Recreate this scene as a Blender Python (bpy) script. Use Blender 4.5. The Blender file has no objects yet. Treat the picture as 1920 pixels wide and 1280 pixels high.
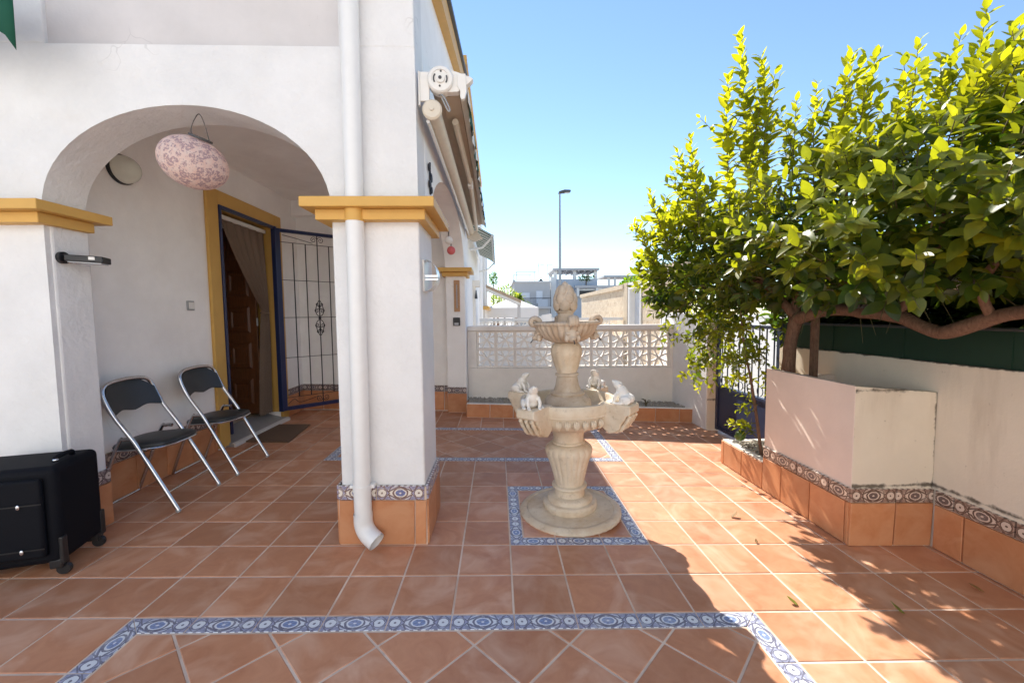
import bpy, bmesh, math, random
from mathutils import Vector, Matrix, noise as mnoise

sc = bpy.context.scene
COL = sc.collection
PI = math.pi
rnd = random.Random(7)

# ------------------------------------------------------------------ camera
CAM_C = Vector((-0.06117, -1.90565, 1.45600))
CAM_R = Vector((0.999329, -0.035089, -0.010499))
CAM_U = Vector((0.012749, 0.064523, 0.997835))
CAM_F = Vector((0.034336, 0.997299, -0.064928))
cam = bpy.data.cameras.new('camera')
cam.sensor_width = 36.0
cam.lens = 36.0 * 766.668 / 1920.0
cam.clip_start = 0.05
cam.clip_end = 2000
cam_o = bpy.data.objects.new('camera', cam)
COL.objects.link(cam_o)
mw = Matrix.Identity(4)
for i in range(3):
    mw[i][0] = CAM_R[i]; mw[i][1] = CAM_U[i]; mw[i][2] = -CAM_F[i]; mw[i][3] = CAM_C[i]
cam_o.matrix_world = mw
sc.camera = cam_o

# ------------------------------------------------------------------ sky, sun, exposure
SUN_DIR = Vector((0.265, -1.06, -1.0)).normalized()      # the way the light travels
sun_el = math.asin(-SUN_DIR.z)
sun_az = math.atan2(-SUN_DIR.x, -SUN_DIR.y)              # clockwise from +Y
world = bpy.data.worlds.new('World')
sc.world = world
world.use_nodes = True
wn = world.node_tree
bg = wn.nodes['Background']
sky = wn.nodes.new('ShaderNodeTexSky')
sky.sky_type = 'NISHITA'
sky.sun_disc = False
sky.sun_elevation = sun_el
sky.sun_rotation = sun_az
sky.air_density = 1.0
sky.dust_density = 0.0
sky.ozone_density = 3.0
wn.links.new(sky.outputs[0], bg.inputs[0])
bg.inputs[1].default_value = 0.064
sl = bpy.data.lights.new('sun', 'SUN')
sl.energy = 2.6
sl.angle = math.radians(0.5)
sl.color = (1.0, 0.94, 0.84)
so = bpy.data.objects.new('sun', sl)
COL.objects.link(so)
so.rotation_euler = SUN_DIR.to_track_quat('-Z', 'Y').to_euler()
sc.view_settings.view_transform = 'Standard'
sc.view_settings.look = 'None'
sc.view_settings.exposure = 1.9
sc.view_settings.gamma = 1.0
sc.view_settings.use_curve_mapping = False
sc.cycles.max_bounces = 14
sc.cycles.diffuse_bounces = 10
sc.cycles.transmission_bounces = 6
sc.cycles.use_denoising = True

# ------------------------------------------------------------------ node helpers
class NT:
    def __init__(s, name):
        s.m = bpy.data.materials.new(name); s.m.use_nodes = True
        s.t = s.m.node_tree; s.t.nodes.clear()
        s.out = s.t.nodes.new('ShaderNodeOutputMaterial')
    def n(s, typ, **kw):
        nd = s.t.nodes.new(typ)
        for k, v in kw.items(): setattr(nd, k, v)
        return nd
    def set(s, sock, v):
        if isinstance(v, bpy.types.NodeSocket): s.t.links.new(v, sock)
        elif v is not None:
            if sock.type == 'RGBA' and len(v) == 3: v = (*v, 1)
            sock.default_value = v
    def math(s, op, a, b=None, c=None, clamp=False):
        nd = s.n('ShaderNodeMath', operation=op); nd.use_clamp = clamp
        s.set(nd.inputs[0], a)
        if b is not None: s.set(nd.inputs[1], b)
        if c is not None: s.set(nd.inputs[2], c)
        return nd.outputs[0]
    def mix(s, f, a, b, blend='MIX'):
        nd = s.n('ShaderNodeMix', data_type='RGBA', blend_type=blend)
        s.set(nd.inputs[0], f); s.set(nd.inputs[6], a); s.set(nd.inputs[7], b)
        return nd.outputs[2]
    def obj(s): return s.n('ShaderNodeTexCoord').outputs['Object']
    def geo(s): return s.n('ShaderNodeNewGeometry').outputs['Position']
    def rand(s): return s.n('ShaderNodeObjectInfo').outputs['Random']
    def noise(s, co, scale, detail=4, rough=.55, dist=0.0):
        nd = s.n('ShaderNodeTexNoise')
        s.set(nd.inputs['Vector'], co); nd.inputs['Scale'].default_value = scale
        nd.inputs['Detail'].default_value = detail; nd.inputs['Roughness'].default_value = rough
        nd.inputs['Distortion'].default_value = dist
        return nd.outputs['Fac']
    def vmath(s, op, a, b=None):
        nd = s.n('ShaderNodeVectorMath', operation=op)
        s.set(nd.inputs[0], a)
        if b is not None: s.set(nd.inputs[1], b)
        return nd.outputs[0]
    def vscale(s, a, f):
        nd = s.n('ShaderNodeVectorMath', operation='SCALE')
        s.set(nd.inputs[0], a); s.set(nd.inputs['Scale'], f)
        return nd.outputs[0]
    def shift(s, co, k=37.0):
        r = s.rand(); nd = s.n('ShaderNodeCombineXYZ')
        s.set(nd.inputs[0], s.math('MULTIPLY', r, k)); s.set(nd.inputs[1], s.math('MULTIPLY', r, k * 1.7)); s.set(nd.inputs[2], s.math('MULTIPLY', r, k * .6))
        return s.vmath('ADD', co, nd.outputs[0])
    def sep(s, v):
        nd = s.n('ShaderNodeSeparateXYZ'); s.set(nd.inputs[0], v); return nd.outputs
    def range(s, v, a, b, c=0.0, d=1.0):
        nd = s.n('ShaderNodeMapRange'); s.set(nd.inputs[0], v)
        for i, x in enumerate((a, b, c, d)): nd.inputs[i + 1].default_value = x
        return nd.outputs[0]
    def bsdf(s, col, rough=.6, spec=.5, metal=0.0, bump=None, bs=.3, bd=.01, trans=None):
        b = s.n('ShaderNodeBsdfPrincipled')
        s.set(b.inputs['Base Color'], col); s.set(b.inputs['Roughness'], rough)
        s.set(b.inputs['Metallic'], metal); s.set(b.inputs['Specular IOR Level'], spec)
        if bump is not None:
            bn = s.n('ShaderNodeBump'); bn.inputs['Strength'].default_value = bs; bn.inputs['Distance'].default_value = bd
            s.set(bn.inputs['Height'], bump); s.t.links.new(bn.outputs[0], b.inputs['Normal'])
        s.t.links.new(b.outputs[0], s.out.inputs[0])
        s.b = b
        return s.m

def plain(name, col, rough=.5, metal=0.0, spec=.5, var=.06, scale=20):
    t = NT(name); co = t.obj()
    f = t.noise(co, scale)
    c2 = tuple(max(0, x * (1 - var * 2)) for x in col); c3 = tuple(min(1, x * (1 + var)) for x in col)
    return t.bsdf(t.mix(f, c2, c3), rough, spec, metal, bump=f, bs=.05, bd=.002)

def stucco(name, col, amp=.5, fine=60, coarse=9, stain=(.62, .56, .48), stain_amt=.25, bd=.006):
    t = NT(name); co = t.geo()
    a = t.noise(co, fine, 5, .6); b = t.noise(co, coarse, 3, .5); c = t.noise(co, 1.7, 5, .65, .3)
    vv = t.range(t.noise(co, 2.6, 6, .65), .3, .7)
    base = t.mix(vv, tuple(x * .91 for x in col), tuple(min(.93, x * 1.03) for x in col))
    sp = t.range(t.noise(co, 38, 4, .7), .70, .76)
    base = t.mix(t.math('MULTIPLY', sp, .35), base, tuple(x * .55 for x in col))
    vo = t.n('ShaderNodeTexVoronoi'); vo.feature = 'DISTANCE_TO_EDGE'; vo.inputs['Scale'].default_value = 1.1
    wn3 = t.n('ShaderNodeTexNoise'); wn3.inputs['Scale'].default_value = 5.0; t.set(wn3.inputs['Vector'], co)
    t.set(vo.inputs['Vector'], t.vmath('ADD', co, t.vscale(wn3.outputs['Color'], .35)))
    crack = t.math('MULTIPLY', t.math('LESS_THAN', vo.outputs['Distance'], .0035), t.range(t.noise(co, 1.3, 2), .58, .64))
    base = t.mix(t.math('MULTIPLY', crack, .22), base, tuple(x * .45 for x in col))
    sf = t.math('MULTIPLY', t.range(c, .56, .78), stain_amt)
    colr = t.mix(sf, base, stain)
    h = t.math('ADD', t.math('MULTIPLY', a, .5), t.math('MULTIPLY', b, .8))
    return t.bsdf(colr, .85, .25, bump=h, bs=amp, bd=bd)

M = {}
M['wall_white'] = stucco('lightened_white_stucco', (.91, .90, .89), .55, 45, 8, stain_amt=.10)  # same stucco lightened in colour to offset the dim porch light
M['front_white_darkened'] = stucco('darkened_front_stucco', (.78, .775, .775), 1.0, 34, 6, stain_amt=.22, bd=.012)  # same stucco darkened in colour to offset the strong light on it
M['wall_rough'] = stucco('rough_white_stucco', (.80, .795, .79), .9, 30, 6, stain_amt=.10, bd=.012)
M['panel_white'] = stucco('pinkish_plaster', (.66, .63, .625), .35, 60, 9, stain_amt=.12)
M['beige'] = stucco('beige_paint', (.80, .67, .585), .3, 70, 10, stain=(.55, .42, .34), stain_amt=.2)
def creamwall(name, col, edges, streak=.5):
    """weathered paint; edges: (axis, at, reach) lines where black mould has grown"""
    t = NT(name); co = t.geo(); x, y, z = t.sep(co); m = t.math
    a = t.noise(co, 50, 5, .6); b = t.noise(co, 7, 3); c = t.noise(co, 1.7, 5, .65, .3)
    mp = t.n('ShaderNodeMapping'); t.set(mp.inputs[0], co); mp.inputs['Scale'].default_value = (6, 6, .9)
    st = t.noise(mp.outputs[0], 1.0, 5, .65)
    fl = t.noise(co, 22, 5, .7); n2 = t.noise(co, 11, 4, .6)
    base = t.mix(t.range(c, .35, .7), tuple(v * .9 for v in col), col)
    base = t.mix(m('MULTIPLY', m('MULTIPLY', t.range(st, .50, .75), t.range(c, .40, .62)), streak), base, (.45, .35, .26))
    base = t.mix(m('MULTIPLY', t.range(fl, .66, .74), .6), base, (.26, .20, .15))
    for ax, at, reach in edges:
        d = m('ABSOLUTE', m('SUBTRACT', (x, y, z)[ax], at))
        k = m('SUBTRACT', 1.0, m('DIVIDE', d, reach), clamp=True)
        k = t.range(m('ADD', k, m('MULTIPLY', m('SUBTRACT', n2, .5), 2.6)), .62, 1.1)
        base = t.mix(m('MULTIPLY', k, .85), base, (.055, .042, .03))
    h = m('ADD', m('MULTIPLY', a, .5), m('MULTIPLY', b, .8))
    return t.bsdf(base, .85, .25, bump=h, bs=.4, bd=.006)
M['cream_wall'] = creamwall('weathered_cream_paint', (.80, .70, .57), [(2, 1.125, .02), (2, .335, .035)])
M['planter_front'] = creamwall('weathered_planter_paint', (.78, .69, .56), [(2, .955, .030), (0, 2.735, .028), (2, .335, .03)])
M['garden_white'] = stucco('garden_wall_white', (.84, .80, .74), .4, 50, 8, stain=(.5, .42, .34), stain_amt=.3)
M['ochre'] = plain('ochre_paint', (.66, .38, .09), .55, var=.07, scale=8)
M['ochre2'] = plain('ochre_door_paint', (.60, .36, .09), .55, var=.07, scale=6)

def terracotta(name, c1, c2, c3, rough=.45):
    t = NT(name); co = t.shift(t.obj())
    a = t.noise(co, 9, 5, .65, .9); b = t.noise(co, 3.2, 4, .55, 1.2); c = t.noise(co, 90, 3)
    base = t.mix(t.range(a, .3, .7), c1, c2)
    base = t.mix(t.math('MULTIPLY', t.range(b, .46, .70), .85), base, c3)
    r = t.range(t.rand(), 0, 1, .86, 1.10)
    hs = t.n('ShaderNodeHueSaturation'); t.set(hs.inputs['Value'], r); t.set(hs.inputs['Color'], base)
    h = t.math('ADD', t.math('MULTIPLY', b, 1.0), t.math('MULTIPLY', c, .06))
    ro = t.range(a, .3, .7, rough - .06, rough + .12)
    return t.bsdf(hs.outputs[0], ro, .45, bump=h, bs=.35, bd=.004)
M['tile'] = terracotta('terracotta_floor_tile', (.46, .195, .10), (.56, .27, .15), (.65, .385, .26))
M['plinth'] = terracotta('orange_plinth_tile', (.50, .195, .080), (.58, .26, .12), (.62, .32, .17), .5)
def grout():
    t = NT('pale_grout'); co = t.geo()
    a = t.noise(co, 25, 5); b = t.noise(co, 3, 4)
    c = t.mix(t.range(b, .45, .75), (.74, .60, .49), (.46, .32, .24))
    c = t.mix(t.range(a, .55, .8), c, (.56, .45, .37))
    return t.bsdf(c, .9, .2, bump=a, bs=.4, bd=.004)
M['grout'] = grout()

def listello(name, ground, fill, dark, pale, edge, L=.3, W=.1):
    t = NT(name); co = t.obj(); x, y, z = t.sep(co)
    m = t.math
    u = m('DIVIDE', x, W); v = m('DIVIDE', y, W)               # in tile heights
    wob = m('MULTIPLY', m('SUBTRACT', t.noise(t.shift(co), 60, 3), .5), .10)
    u = m('ADD', u, wob); v = m('ADD', v, wob)
    au = m('ABSOLUTE', u); av = m('ABSOLUTE', v)
    def band(val, a, b): return m('MULTIPLY', m('GREATER_THAN', val, a), m('LESS_THAN', val, b))
    col = t.mix(t.range(t.noise(t.shift(co), 50, 3), .4, .6), ground, tuple(g * .75 for g in ground))
    # eye
    eye = m('ADD', m('POWER', m('DIVIDE', au, .92), 1.35), m('DIVIDE', av, .44))
    col = t.mix(m('LESS_THAN', eye, 1.0), col, pale)
    col = t.mix(band(eye, .82, 1.0), col, dark)
    oval = m('SQRT', m('ADD', m('POWER', m('DIVIDE', u, 1.45), 2.0), m('POWER', v, 2.0)))
    col = t.mix(band(oval, .27, .34), col, dark)
    col = t.mix(m('LESS_THAN', oval, .21), col, fill)
    pet = m('MULTIPLY', m('LESS_THAN', oval, .19), m('GREATER_THAN', m('SINE', m('MULTIPLY', m('ARCTAN2', v, u), 6.0)), .35))
    col = t.mix(m('MULTIPLY', pet, .55), col, dark)
    col = t.mix(m('LESS_THAN', oval, .05), col, pale)
    col = t.mix(band(eye, 1.10, 1.20), col, pale)
    col = t.mix(band(m('ABSOLUTE', m('SUBTRACT', m('ABSOLUTE', m('SUBTRACT', au, .78)), m('MULTIPLY', av, .55))), .0, .035), col, dark)
    # side rosettes
    cu = m('ABSOLUTE', m('SUBTRACT', au, 1.13))
    dia = m('ADD', cu, av)
    col = t.mix(m('LESS_THAN', dia, .50), col, dark)
    col = t.mix(m('LESS_THAN', dia, .42), col, ground)
    g = m('SQRT', m('ADD', m('POWER', cu, 2.0), m('POWER', v, 2.0)))
    col = t.mix(band(g, .24, .29), col, dark)
    col = t.mix(m('LESS_THAN', g, .24), col, pale)
    col = t.mix(m('LESS_THAN', g, .06), col, dark)
    # dashes along both edges
    ds = m('GREATER_THAN', m('SINE', m('MULTIPLY', u, 17.0)), -.2)
    em = m('GREATER_THAN', av, .43)
    col = t.mix(em, col, dark); col = t.mix(m('MULTIPLY', em, ds), col, edge)
    wear = t.range(t.noise(t.geo(), 14, 4), .55, .75)
    col = t.mix(m('MULTIPLY', wear, .45), col, edge)
    h = t.noise(co, 40, 2)
    return t.bsdf(col, .35, .45, bump=h, bs=.15, bd=.003)
M['list_blue'] = listello('blue_border_tile', (.36, .38, .52), (.22, .30, .52), (.17, .17, .23), (.72, .75, .79), (.68, .71, .75))
M['list_pillar'] = listello('blue_and_brown_border_tile', (.33, .31, .43), (.15, .19, .40), (.20, .12, .10), (.74, .68, .60), (.72, .68, .64))
M['list_brown'] = listello('brown_border_tile', (.34, .22, .17), (.17, .12, .11), (.13, .075, .055), (.68, .55, .45), (.66, .54, .45))
M['list_dark'] = listello('dark_purple_border_tile', (.26, .20, .20), (.14, .13, .17), (.09, .06, .06), (.58, .50, .45), (.54, .46, .42))

def stone(name, base, light, stain, s=1.0):
    t = NT(name); co = t.obj()
    a = t.noise(co, 9 * s, 6, .65); b = t.noise(co, 3 * s, 5, .6, .5); c = t.noise(co, 70 * s, 3); d = t.noise(co, 24 * s, 5, .7)
    col = t.mix(t.range(a, .3, .7), base, light)
    col = t.mix(t.math('MULTIPLY', t.range(b, .46, .70), .75), col, stain)
    col = t.mix(t.math('MULTIPLY', t.range(d, .56, .74), .5), col, (.25, .18, .12))
    h = t.math('ADD', a, t.math('MULTIPLY', c, .4))
    return t.bsdf(col, .8, .25, bump=h, bs=.35, bd=.006)
M['stone'] = stone('cream_cast_stone', (.60, .50, .37), (.72, .64, .52), (.50, .35, .21))
M['stone_top'] = stone('weathered_cast_stone', (.50, .40, .30), (.60, .51, .41), (.36, .25, .16), 1.3)
M['frog'] = stone('white_frog_stone', (.74, .71, .66), (.80, .78, .74), (.62, .56, .47))
M['pvc'] = plain('white_pvc', (.80, .80, .79), .35, var=.03)
M['white_metal'] = plain('white_enamel', (.78, .76, .72), .35, var=.04)
M['old_white'] = plain('yellowed_enamel', (.68, .61, .50), .45, var=.06)
M['chrome'] = plain('brushed_chrome', (.62, .63, .65), .22, 1.0, var=.05)
M['vinyl'] = plain('black_vinyl', (.022, .025, .028), .42, var=.15, scale=60)
M['black'] = plain('black_plastic', (.012, .012, .014), .4, var=.1)
M['iron'] = plain('black_iron', (.013, .014, .022), .45, var=.1)
M['navy'] = plain('navy_enamel', (.012, .022, .085), .35, var=.1)
M['gate_blue'] = plain('street_gate_blue', (.022, .034, .085), .4, var=.1)
M['dark_metal'] = plain('dark_metal', (.06, .06, .065), .5)
M['grey_metal'] = plain('grey_galvanised', (.35, .36, .37), .5, .4)
M['glass_white'] = plain('frosted_glass', (.72, .74, .70), .2, var=.03)
M['bulk_glass'] = plain('frosted_glass_green', (.74, .77, .68), .15, var=.05)
M['wood'] = None
def woodmat(name, c1, c2, rough=.45, scale=(2, 2, 14)):
    t = NT(name); co = t.obj(); mp = t.n('ShaderNodeMapping'); t.set(mp.inputs[0], co)
    mp.inputs['Scale'].default_value = scale
    a = t.noise(mp.outputs[0], 6, 6, .6, .4)
    return t.bsdf(t.mix(t.range(a, .3, .7), c1, c2), rough, .4, bump=a, bs=.15, bd=.004)
M['wood'] = woodmat('dark_varnished_wood', (.085, .030, .012), (.16, .060, .022), .35, (14, 14, 1.5))
M['bark'] = woodmat('brown_bark', (.10, .052, .032), (.22, .125, .080), .8, (14, 14, 4))
M['twig'] = woodmat('green_twig', (.09, .085, .035), (.14, .11, .05), .7)
M['pale_wood'] = woodmat('thermometer_wood', (.42, .23, .11), (.50, .29, .15), .5)
def curtainmat():
    t = NT('beaded_brown_curtain'); co = t.obj(); x, y, z = t.sep(co)
    s1 = t.math('SINE', t.math('MULTIPLY', z, 420.0)); s2 = t.math('SINE', t.math('ADD', t.math('MULTIPLY', y, 380.0), t.math('MULTIPLY', x, 380.0)))
    f = t.range(t.math('MULTIPLY', s1, s2), -.4, .4)
    return t.bsdf(t.mix(f, (.075, .045, .03), (.26, .19, .14)), .7, .3, bump=f, bs=.3, bd=.003)
M['curtain'] = curtainmat()
M['mat'] = plain('brown_coir', (.17, .105, .065), .95, var=.3, scale=120)
M['suit'] = plain('black_nylon', (.005, .006, .010), .7, spec=.15, var=.3, scale=160)
M['awning'] = plain('beige_awning_cloth', (.50, .42, .33), .8, var=.08, scale=5)
def stripes(name, freq, axis):
    t = NT(name); co = t.geo(); a = t.sep(co)[axis]
    f = t.math('GREATER_THAN', t.math('SINE', t.math('MULTIPLY', a, freq)), 0.0)
    return t.bsdf(t.mix(f, (.015, .085, .055), (.72, .72, .68)), .8, .2)
M['stripe'] = stripes('green_and_white_awning_stripes', 36.0, 1)
M['stripe_x'] = stripes('green_and_white_valance_stripes', 26.0, 0)
M['tarp'] = plain('dark_green_tarp', (.008, .035, .018), .6, var=.12, scale=4)
def lanternmat():
    t = NT('pink_patterned_lantern'); co = t.obj()
    vo = t.n('ShaderNodeTexVoronoi'); vo.inputs['Scale'].default_value = 24.0; t.set(vo.inputs['Vector'], co)
    d = vo.outputs['Distance']
    n1 = t.noise(co, 90, 3, .7); n2 = t.noise(co, 40, 2)
    motif = t.math('MULTIPLY', t.math('LESS_THAN', d, .50), t.math('GREATER_THAN', n1, .47))
    dots = t.math('GREATER_THAN', n1, .60)
    base = t.mix(t.range(n2, .3, .7), (.88, .66, .58), (.90, .76, .70))
    col = t.mix(t.math('MULTIPLY', t.math('MAXIMUM', motif, dots), .8), base, (.42, .28, .33))
    pr = t.n('ShaderNodeBsdfPrincipled'); t.set(pr.inputs['Base Color'], col); pr.inputs['Roughness'].default_value = .75
    tr = t.n('ShaderNodeBsdfTranslucent'); t.set(tr.inputs[0], col)
    mx = t.n('ShaderNodeMixShader'); mx.inputs[0].default_value = .4
    t.t.links.new(pr.outputs[0], mx.inputs[1]); t.t.links.new(tr.outputs[0], mx.inputs[2]); t.t.links.new(mx.outputs[0], t.out.inputs[0])
    return t.m
M['lantern'] = lanternmat()
def leafmat(name, dark, light):
    t = NT(name)
    at = t.n('ShaderNodeAttribute'); at.attribute_name = 'tone'
    tone = at.outputs['Fac']
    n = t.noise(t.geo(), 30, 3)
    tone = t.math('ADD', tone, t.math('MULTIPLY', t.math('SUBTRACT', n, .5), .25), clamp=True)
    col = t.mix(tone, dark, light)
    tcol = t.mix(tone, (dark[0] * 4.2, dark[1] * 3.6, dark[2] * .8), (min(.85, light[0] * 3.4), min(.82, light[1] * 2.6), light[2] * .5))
    pr = t.n('ShaderNodeBsdfPrincipled'); t.set(pr.inputs['Base Color'], col)
    pr.inputs['Roughness'].default_value = .38; pr.inputs['Specular IOR Level'].default_value = .45
    tr = t.n('ShaderNodeBsdfTranslucent'); t.set(tr.inputs[0], tcol)
    mx = t.n('ShaderNodeMixShader'); t.set(mx.inputs[0], t.range(tone, 0, 1, .38, .66))
    t.t.links.new(pr.outputs[0], mx.inputs[1]); t.t.links.new(tr.outputs[0], mx.inputs[2]); t.t.links.new(mx.outputs[0], t.out.inputs[0])
    return t.m
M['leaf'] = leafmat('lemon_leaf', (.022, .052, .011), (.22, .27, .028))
M['hedge_dark'] = leafmat('shaded_hedge_leaf', (.018, .042, .009), (.035, .075, .014))  # hedge leaf darkened: shade under the crown put into the colour
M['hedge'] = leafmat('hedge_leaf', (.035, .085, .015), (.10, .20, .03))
M['palm'] = leafmat('palm_leaf', (.05, .10, .03), (.16, .22, .06))
M['dry'] = plain('dry_leaf', (.30, .17, .06), .7, var=.25)
M['leaf_fallen'] = plain('fallen_green_leaf', (.22, .22, .03), .6, var=.2)
M['lime'] = plain('unripe_lemon', (.06, .12, .012), .4, var=.2, scale=60)
M['gravel'] = plain('pale_gravel', (.46, .42, .36), .85, var=.3, scale=30)
M['asphalt'] = plain('dusty_ground', (.42, .39, .35), .95, var=.15, scale=3)
def stoneclad():
    t = NT('beige_stone_cladding'); co = t.geo(); x, y, z = t.sep(co)
    cb = t.n('ShaderNodeCombineXYZ'); t.set(cb.inputs[0], y); t.set(cb.inputs[1], z)
    br = t.n('ShaderNodeTexBrick'); t.set(br.inputs['Vector'], cb.outputs[0])
    br.inputs['Scale'].default_value = 1.0; br.inputs['Brick Width'].default_value = .22; br.inputs['Row Height'].default_value = .11
    br.inputs['Mortar Size'].default_value = .006
    br.inputs['Color1'].default_value = (.62, .50, .36, 1); br.inputs['Color2'].default_value = (.50, .37, .25, 1); br.inputs['Mortar'].default_value = (.55, .47, .37, 1)
    n = t.noise(co, 12, 5)
    return t.bsdf(t.mix(t.range(n, .35, .7), br.outputs[0], (.70, .60, .47)), .85, .2, bump=n, bs=.6, bd=.02)
M['clad'] = stoneclad()
M['clad_cap'] = plain('sandstone_coping', (.62, .50, .36), .8, var=.1, scale=6)
M['sand'] = plain('sand_render', (.66, .61, .55), .9, var=.06, scale=3)
M['far_grey'] = plain('far_grey_render', (.50, .49, .49), .9, var=.04, scale=2)
M['far_white'] = plain('far_white_render', (.74, .73, .71), .9, var=.04, scale=2)
M['far_blue'] = plain('far_shaded_render', (.46, .50, .56), .9, var=.04, scale=2)  # bluish dark copy of the far render, shade put into the colour
M['shutter'] = plain('white_shutter', (.72, .74, .78), .6, var=.03)
M['roof_tan'] = plain('tan_roof_tile', (.48, .36, .25), .85, var=.15, scale=10)
M['tent'] = plain('white_canvas', (.78, .77, .76), .8, var=.03, scale=3)
M['green_ball'] = plain('green_paper', (.20, .50, .13), .6)
M['red_ball'] = plain('red_paper', (.60, .12, .12), .6)
M['white_ball'] = plain('white_paper', (.75, .72, .68), .6)
M['screen'] = plain('grey_lens', (.45, .47, .50), .2)
M['step'] = plain('grey_marble', (.33, .33, .33), .35, var=.12, scale=18)
M['step_edge'] = plain('white_marble_edge', (.70, .69, .66), .4, var=.05)

# ------------------------------------------------------------------ mesh helpers
def clip_poly(poly, a, b, c):
    """keep the part where a*x+b*y<=c"""
    out = []
    for i in range(len(poly)):
        p, q = poly[i], poly[(i + 1) % len(poly)]
        dp = a * p[0] + b * p[1] - c; dq = a * q[0] + b * q[1] - c
        if dp <= 1e-9: out.append(p)
        if (dp < -1e-9 and dq > 1e-9) or (dp > 1e-9 and dq < -1e-9):
            t = dp / (dp - dq); out.append((p[0] + t * (q[0] - p[0]), p[1] + t * (q[1] - p[1])))
    return out
def area(poly):
    return .5 * sum(poly[i][0] * poly[(i + 1) % len(poly)][1] - poly[(i + 1) % len(poly)][0] * poly[i][1] for i in range(len(poly)))
def clip_rect(poly, x0, x1, y0, y1):
    for a, b, c in ((-1, 0, -x0), (1, 0, x1), (0, -1, -y0), (0, 1, y1)):
        poly = clip_poly(poly, a, b, c)
        if len(poly) < 3: return []
    return poly
def inset(poly, d):
    n = len(poly); res = []
    for i in range(n):
        p0, p1, p2 = Vector(poly[i - 1]), Vector(poly[i]), Vector(poly[(i + 1) % n])
        e1 = (p1 - p0); e2 = (p2 - p1)
        if e1.length < 1e-6 or e2.length < 1e-6: res.append(tuple(p1)); continue
        e1.normalize(); e2.normalize()
        n1 = Vector((-e1.y, e1.x)); n2 = Vector((-e2.y, e2.x))
        k = 1 + n1.dot(n2)
        if k < .15: k = .15
        res.append(tuple(p1 + (n1 + n2) * (d / k)))
    return res

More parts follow.
